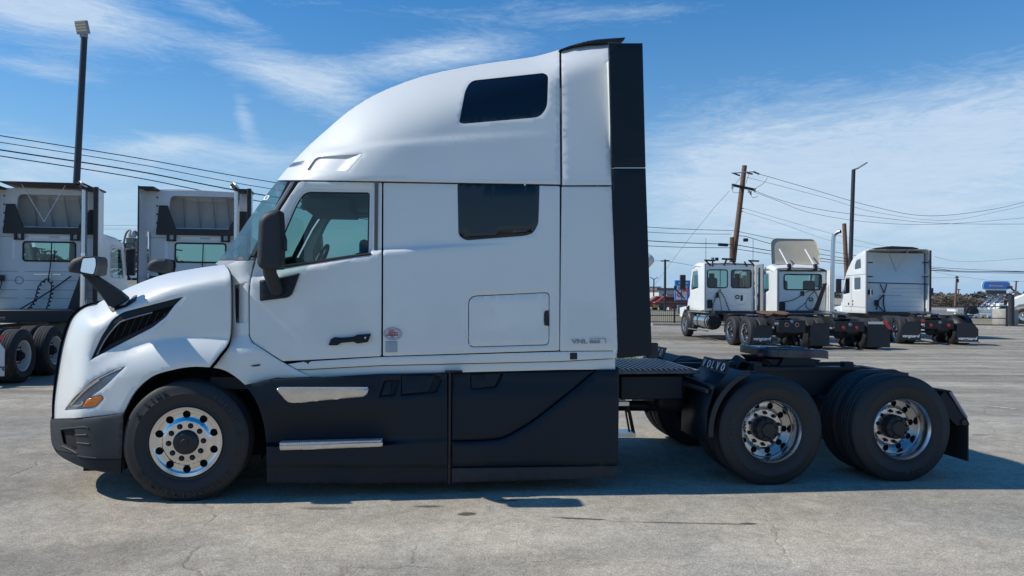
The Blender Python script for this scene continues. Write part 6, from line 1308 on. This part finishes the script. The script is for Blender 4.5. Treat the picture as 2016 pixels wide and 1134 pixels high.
def car(label, px, py, Y, m_, kind='suv', z=0, yaw=0, group='cars parked far away'):
    p = Wp(px, py, Y); o = empty('parked_car', label, 'car', (p.x, Y, z), yaw, group)
    body = [(-2.3, .35), (2.3, .35), (2.35, .75), (1.5, .98), (.9, 1.5), (-1.3, 1.55), (-2.0, 1.02), (-2.35, .9)]
    if kind == 'pickup': body = [(-2.6, .4), (2.5, .4), (2.55, .95), (1.4, 1.1), (.8, 1.75), (-.6, 1.75), (-.8, 1.15), (-2.6, 1.12)]
    MB().prism(body, 'y', -.85, .85).build('body', m_, o, bevel=.08)
    MB().prism([(1.2, 1.02), (.8, 1.42), (-1.1, 1.44), (-1.6, 1.04)] if kind != 'pickup' else [(1.1, 1.15), (.7, 1.62), (-.45, 1.64), (-.55, 1.15)], 'y', -.88, -.84).build('side_window', BGLASS, o)
    for x in (-1.45, 1.45): MB().lathe([(0, -.9), (.18, -.9), (.2, -.88), (.34, -.88), (.34, -.65)], 16, 'y', (x, 0, .34)).build('wheel', RUBBER, o)
    return o
RP = mat('red_paint', (.30, .05, .035), .35, coat=.6)
car('red car in front of the white garage, left one', 1313, 596, 80, RP); car('red car in front of the white garage, right one', 1328, 597, 79, RP, z=0)
tag(building('white_box', 'small white crate-like box standing between the two red cars', 'box', 1317, 1323, 584, 81, 1, SW_), None)
# service truck with a boom on the right
Y = 58; c0 = Wp(1935, 640, Y); o = empty('wrecker_truck', 'white service truck with utility boxes and a folded lattice boom behind the open fence', 'tow truck', (c0.x, Y, 0))
X = lambda px: Wp(px, 600, Y).x - c0.x; Z = lambda py: Wp(1940, py, Y).z
MB().span((X(1905), 0, Z(632)), (X(1955), 1.8, Z(617))).build('service_body', PAINT2, o, bevel=.03)
for a in (1907, 1917, 1931, 1944): MB().span((X(a), -.03, Z(630)), (X(a + 8), 0, Z(619))).build('box_door', SW_ if a != 1931 else mat('pale_yellow', (.7, .62, .3), .6), o, bevel=.02); MB().box((X(a + 4), -.05, Z(625)), (.12, .03, .12)).build('door_latch', FRAME, o)
MB().span((X(1888), .2, Z(614)), (X(1975), 1.6, Z(609))).build('deck', PAINT2, o); MB().span((X(1900), .1, Z(640)), (X(1990), 1.6, Z(632))).build('frame_rail', FRAME, o)
bm_ = MB()
for k in (0, 1): bm_.tube([(X(1948), .5 + k, Z(608)), (X(1979), .5 + k, Z(582))], .07, 6); bm_.tube([(X(1958), .5 + k, Z(608)), (X(1984), .5 + k, Z(588))], .06, 6)
for i in range(5): bm_.tube([(X(1951 + i * 6), .5, Z(606 - i * 5)), (X(1960 + i * 5.5), 1.5, Z(606 - i * 4.2))], .04, 6)
bm_.build('lattice_boom', BRUSHED, o); MB().span((X(1968), .1, Z(612)), (X(1992), 1.7, Z(597))).build('cab', PAINT2, o, bevel=.08); MB().span((X(1978), .05, Z(600)), (X(1990), .1, Z(591))).build('cab_window', BGLASS, o)
MB().lathe([(0, -.02), (.28, -.02), (.3, 0), (.5, .02), (.5, .3)], 20, 'y', (X(1915), 0, .5)).build('wheel', RUBBER, o); MB().lathe([(0, -.02), (.28, -.02), (.3, 0), (.5, .02), (.5, .3)], 20, 'y', (X(1978), 0, .5)).build('wheel', RUBBER, o)
MB().span((X(1988), .2, Z(580)), (X(1996), .9, Z(577))).build('beacon_bar', FRAME, o)
# nose of another white truck at the right edge
Y = 47; c0 = Wp(2014, 645, Y); o = empty('parked_semi_truck', 'white truck with only its nose and front wheel showing at the right edge', 'semi truck', (c0.x, Y, 0), R(-33), 'trucks parked in the lot behind the big one')
MB().prism([(-.85, .95), (-.80, 1.35), (-.45, 1.70), (.2, 2.0), (1.3, 2.1), (1.9, 3.0), (2.6, 3.4), (4.2, 3.9), (6.4, 4.0), (6.4, .9), (.75, .9), (.60, 1.15), (.2, 1.22), (-.2, 1.15), (-.50, .9)], 'y', 0, 2.4).build('body', PAINT2, o, bevel=.10)
MB().prism([(-.88, .40), (-.88, 1.15), (-.45, 1.15), (-.52, .40)], 'y', .02, 2.38).build('bumper', GREYP, o, bevel=.05)
MB().lathe([(0, .0), (.10, 0), (.12, .03), (.27, .02), (RIMR, 0), (RIMR, .02)], 30, 'y', (.05, -.02, .505)).build('rim', CHROME, o); link('tyre', FW['tyre'], None, o, 38).location = (.05, 0, .505)
MB().tube([(-.10, .2, 1.85), (-.62, .0, 2.25)], .05, 8).build('mirror_arm', PLASTIC2, o); MB().box((-.72, -.02, 2.34), (.34, .2, .18)).build('hood_mirror', PLASTIC2, o, bevel=.03); MB().span((-.75, -.01, 1.25), (-.5, .02, 1.45)).build('headlight', LAMPG, o)
# raised ground at the left distance
H0 = 2.9
EMB = mat('embankment', (.20, .19, .13), .95, var=.3, vs=.3)
em = MB(); pr_ = [(58, .0), (84, H0), (240, H0 + .6), (600, H0 + 1)]
em.add([(x, y, z if x > -400 and x < -20 else z) for y, z in pr_ for x in (-420, -16)] + [], [(2 * i, 2 * i + 1, 2 * i + 3, 2 * i + 2) for i in range(3)])
em.add([(-16, y, z) for y, z in pr_] + [(-2, y + 4, -.05) for y, z in pr_], [(i, i + 1, i + 5, i + 4) for i in range(3)])
em.build('hill', EMB, None, 0)['kind'] = 'structure'
lot = MB().add([(-110, 86, H0 + .07), (-18, 86, H0 + .07), (-18, 140, H0 + .28), (-110, 140, H0 + .28)], [(0, 1, 2, 3)]).build('upper_lot', mat('upper_asphalt', (.16, .16, .155), .9)); lot['kind'] = 'structure'
zc = H0 + .1
for i, (px, m_, kd, nm) in enumerate(((247, PAINT2, 'suv', 'white car leftmost in the far row between the two left trucks'), (255, mat('dark_red_paint', (.05, .02, .03), .3, coat=.6), 'suv', 'dark car in the far row between two white ones'), (266, PAINT2, 'suv', 'white car in the middle of the far row between the two left trucks'), (279, PAINT2, 'suv', 'white car rightmost in the far row, beside the second left truck'))):
    car(nm, px, 548, 96 + (i == 1) * 3, m_, kd, zc, R(8))
# blue-grey metal building and silo plant
building('metal_building', 'long blue-grey metal building behind the far row of cars', 'building', 225, 330, 521, 135, 25, mat('blue_metal', (.17, .21, .27), .6, var=.1), [(.38, .42, .0, .75, DK, 'door'), (.50, .56, .3, .7, SB, 'wall_sign'), (.62, .66, 0, .75, DK, 'door'), (.75, .79, 0, .75, DK, 'door')], mat('roof_pale', (.42, .42, .44), .5), H0 + .2)
Y = 260; o = empty('silo_plant', 'grey industrial silo tower with two hooped pipes on top, far away between the left trucks', 'silo', (Wp(259, 545, Y).x, Y, H0))
SG = mat('silo_grey', (.19, .18, .18), .8, var=.2, vs=.3); c = o.location.x
X = lambda px: Wp(px, 500, Y).x - c; Z = lambda py: Wp(260, py, Y).z - H0
MB().span((X(248), 0, 0), (X(263), 6, Z(468))).build('tower_block', SG, o); MB().span((X(264), 0, 0), (X(277), 5, Z(475))).build('silo_body', SG, o, bevel=.2); MB().add([(X(276), 0, 0), (X(280), 0, 0), (X(278), 0, Z(498)), (X(276), 0, Z(490))], [(0, 1, 2, 3)]).build('chute', SG, o)
for i in range(4): MB().span((X(248), -.2, Z(480 + i * 12)), (X(263), 0, Z(479 + i * 12))).build('floor_beam', FRAME, o)
for k, q_ in enumerate((((240, 480), (244, 462), (248, 455), (253, 454), (256, 462)), ((259, 462), (261, 456), (264, 455.5), (268, 463), (273, 475)))): MB().tube(cr([(X(a), 1, Z(b)) for a, b in q_], 6), .35, 8).build('hooped_pipe', SG, o)
for px in (254, 259.5): MB().lathe([(0, 0), (.9, 0), (1.0, 1.2), (.5, 2.2), (0, 2.4)], 12, 'z', (X(px), 1, Z(467))).build('cyclone', mat('cyclone_pale', (.45, .44, .42), .6), o)
MB().span((X(238), 0, 0), (X(244), 5, Z(478))).build('tower_block', SG, o); MB().tube([(X(277), 1, Z(492)), (X(290), 1, Z(496))], .3, 6).build('conveyor', SG, o)
# vegetation
BARK = mat('bare_branches', (.12, .10, .085), .9, var=.2); TWIG = mat('bare_twigs', (.17, .145, .11), .9, var=.3); LEAF = mat('far_foliage', (.13, .155, .11), .9, var=.25, vs=.1)
def bare_tree(px, py, Y, H, label, seed, zb=0):
    p = Wp(px, py, Y); o = empty('bare_tree', label, 'tree', (p.x, Y, zb), 0, 'bare trees behind the fence'); rr = random.Random(seed); tr = MB(); tw = MB()
    def grow(a, d, L, r, lev):
        b = a + d * L; (tr if lev < 2 else tw).tube([a, (a + b) / 2 + Vector((rr.uniform(-.04, .04), rr.uniform(-.04, .04), 0)) * L, b], r, 4, r * .6, False)
        if lev < 4:
            for _ in range(rr.choice((3, 4, 4)) if lev < 3 else 3):
                v = (d + Vector((rr.uniform(-.8, .8), rr.uniform(-.8, .8), rr.uniform(-.15, .5)))).normalized(); grow(a + d * L * rr.uniform(.45, 1), v, L * rr.uniform(.5, .75), r * .55, lev + 1)
    grow(Vector((0, 0, 0)), Vector((rr.uniform(-.1, .1), 0, 1)).normalized(), H * .36, H * .025, 0)
    tr.build('trunk', BARK, o, 0); tw.build('crown', TWIG, o, 0)
for i, (px, H, nm) in enumerate(((1846, 4.6, 'bare tree nearest the open back of the sleeper truck'), (1856, 5.0, 'tallest bare tree right of the sleeper truck'), (1866, 4.4, 'bare tree second from the right in the brown thicket'), (1874, 3.9, 'rightmost bare tree in the brown thicket, beside the weathered pole'), (1914, 3.6, 'lone small bare tree above the warehouse roof'), (2008, 5.0, 'bare tree behind the thin leaning pole at the right edge'))):
    bare_tree(px, 600, 120 + 4 * (i % 3), H * .68, nm, 20 + i)
def thicket(x0, x1, y0, y1, H, n, m_, label, name='thicket', zb=0, seed=1, s=.35):
    rr = random.Random(seed); mb = MB()
    for i in range(n):
        t_ = rr.random(); x = x0 + (x1 - x0) * t_; y = rr.uniform(y0, y1); h = H * (.55 + .45 * math.sin(x * .35 + seed) * math.sin(x * .13)) * rr.random() ** .6
        a = rr.uniform(0, 6.28); e = rr.uniform(.4, 1) * s; d1 = Vector((math.cos(a), math.sin(a), rr.uniform(-.6, .6))) * e; d2 = Vector((rr.uniform(-1, 1), rr.uniform(-1, 1), rr.uniform(-.3, 1))) * e; p = Vector((x, y, zb + max(.1, h)))
        mb.add([p - d1, p + d1, p + d2], [(0, 1, 2)])
    tag(mb.build(name, m_, None, 0), label, 'shrubs', kind='stuff')
xa = Wp(1835, 600, 112).x; thicket(xa, Wp(1962, 600, 112).x, 112, 122, 2.4, 7000, TWIG, 'brown leafless brush filling the ground behind the open fence', seed=3, s=.28)
thicket(-190, -70, 150, 175, 8, 12000, LEAF, 'line of dull green trees on the raised ground seen through the left truck windows', 'tree_line', H0, 5, 1.5)
thicket(Wp(1990, 600, 130).x, Wp(2090, 600, 130).x, 130, 140, 3.6, 2500, TWIG, 'leafless bushes at the right edge of the picture', seed=8, s=.3)
thicket(20, 320, 420, 440, 3.8, 5000, mat('distant_trees', (.10, .11, .10), .9), 'thin far tree line along the horizon on the right', 'tree_line', 0, 9, 2.2)
thicket(-60, 20, 420, 440, 3.8, 1500, mat('distant_trees', (.10, .11, .10), .9), 'thin far tree line along the horizon behind the big truck', 'tree_line', 0, 10, 2.2)
# cars parked behind the viewpoint; the white cab side mirrors them
for i in range(9):
    o = empty('parked_car', 'parked car mirrored faintly in the big truck side: ' + ('white pickup farthest left', 'silver pickup second from left', 'white pickup third from left', 'dark blue pickup fourth from left', 'white pickup in the middle', 'silver pickup right of the middle', 'white pickup third from right', 'dark blue pickup second from right', 'white pickup farthest right')[i], 'car', (-13 + 3.1 * i, -15 - (i % 3) * .6, 0), R(90 + (i % 2) * 4), 'cars mirrored in the truck side'); m_ = (PAINT2, mat('silver_paint', (.4, .41, .43), .3, .6, coat=.6), PAINT2, mat('dark_blue_paint', (.02, .03, .06), .3, coat=.8))[i % 4]
    MB().prism([(-2.6, .4), (2.5, .4), (2.55, .95), (1.4, 1.1), (.8, 1.75), (-.6, 1.75), (-.8, 1.15), (-2.6, 1.12)], 'y', -.9, .9).build('body', m_, o, bevel=.1)
    for s_ in (-.905, .885): MB().prism([(1.1, 1.15), (.7, 1.62), (-.45, 1.64), (-.55, 1.15)], 'y', s_, s_ + .02).build('side_window', BGLASS, o)
    for x in (-1.55, 1.55):
        for s_ in (-1, 1): MB().tube([(x, s_ * .92, .38), (x, s_ * .70, .38)], .38, 18).build('wheel', RUBBER, o)
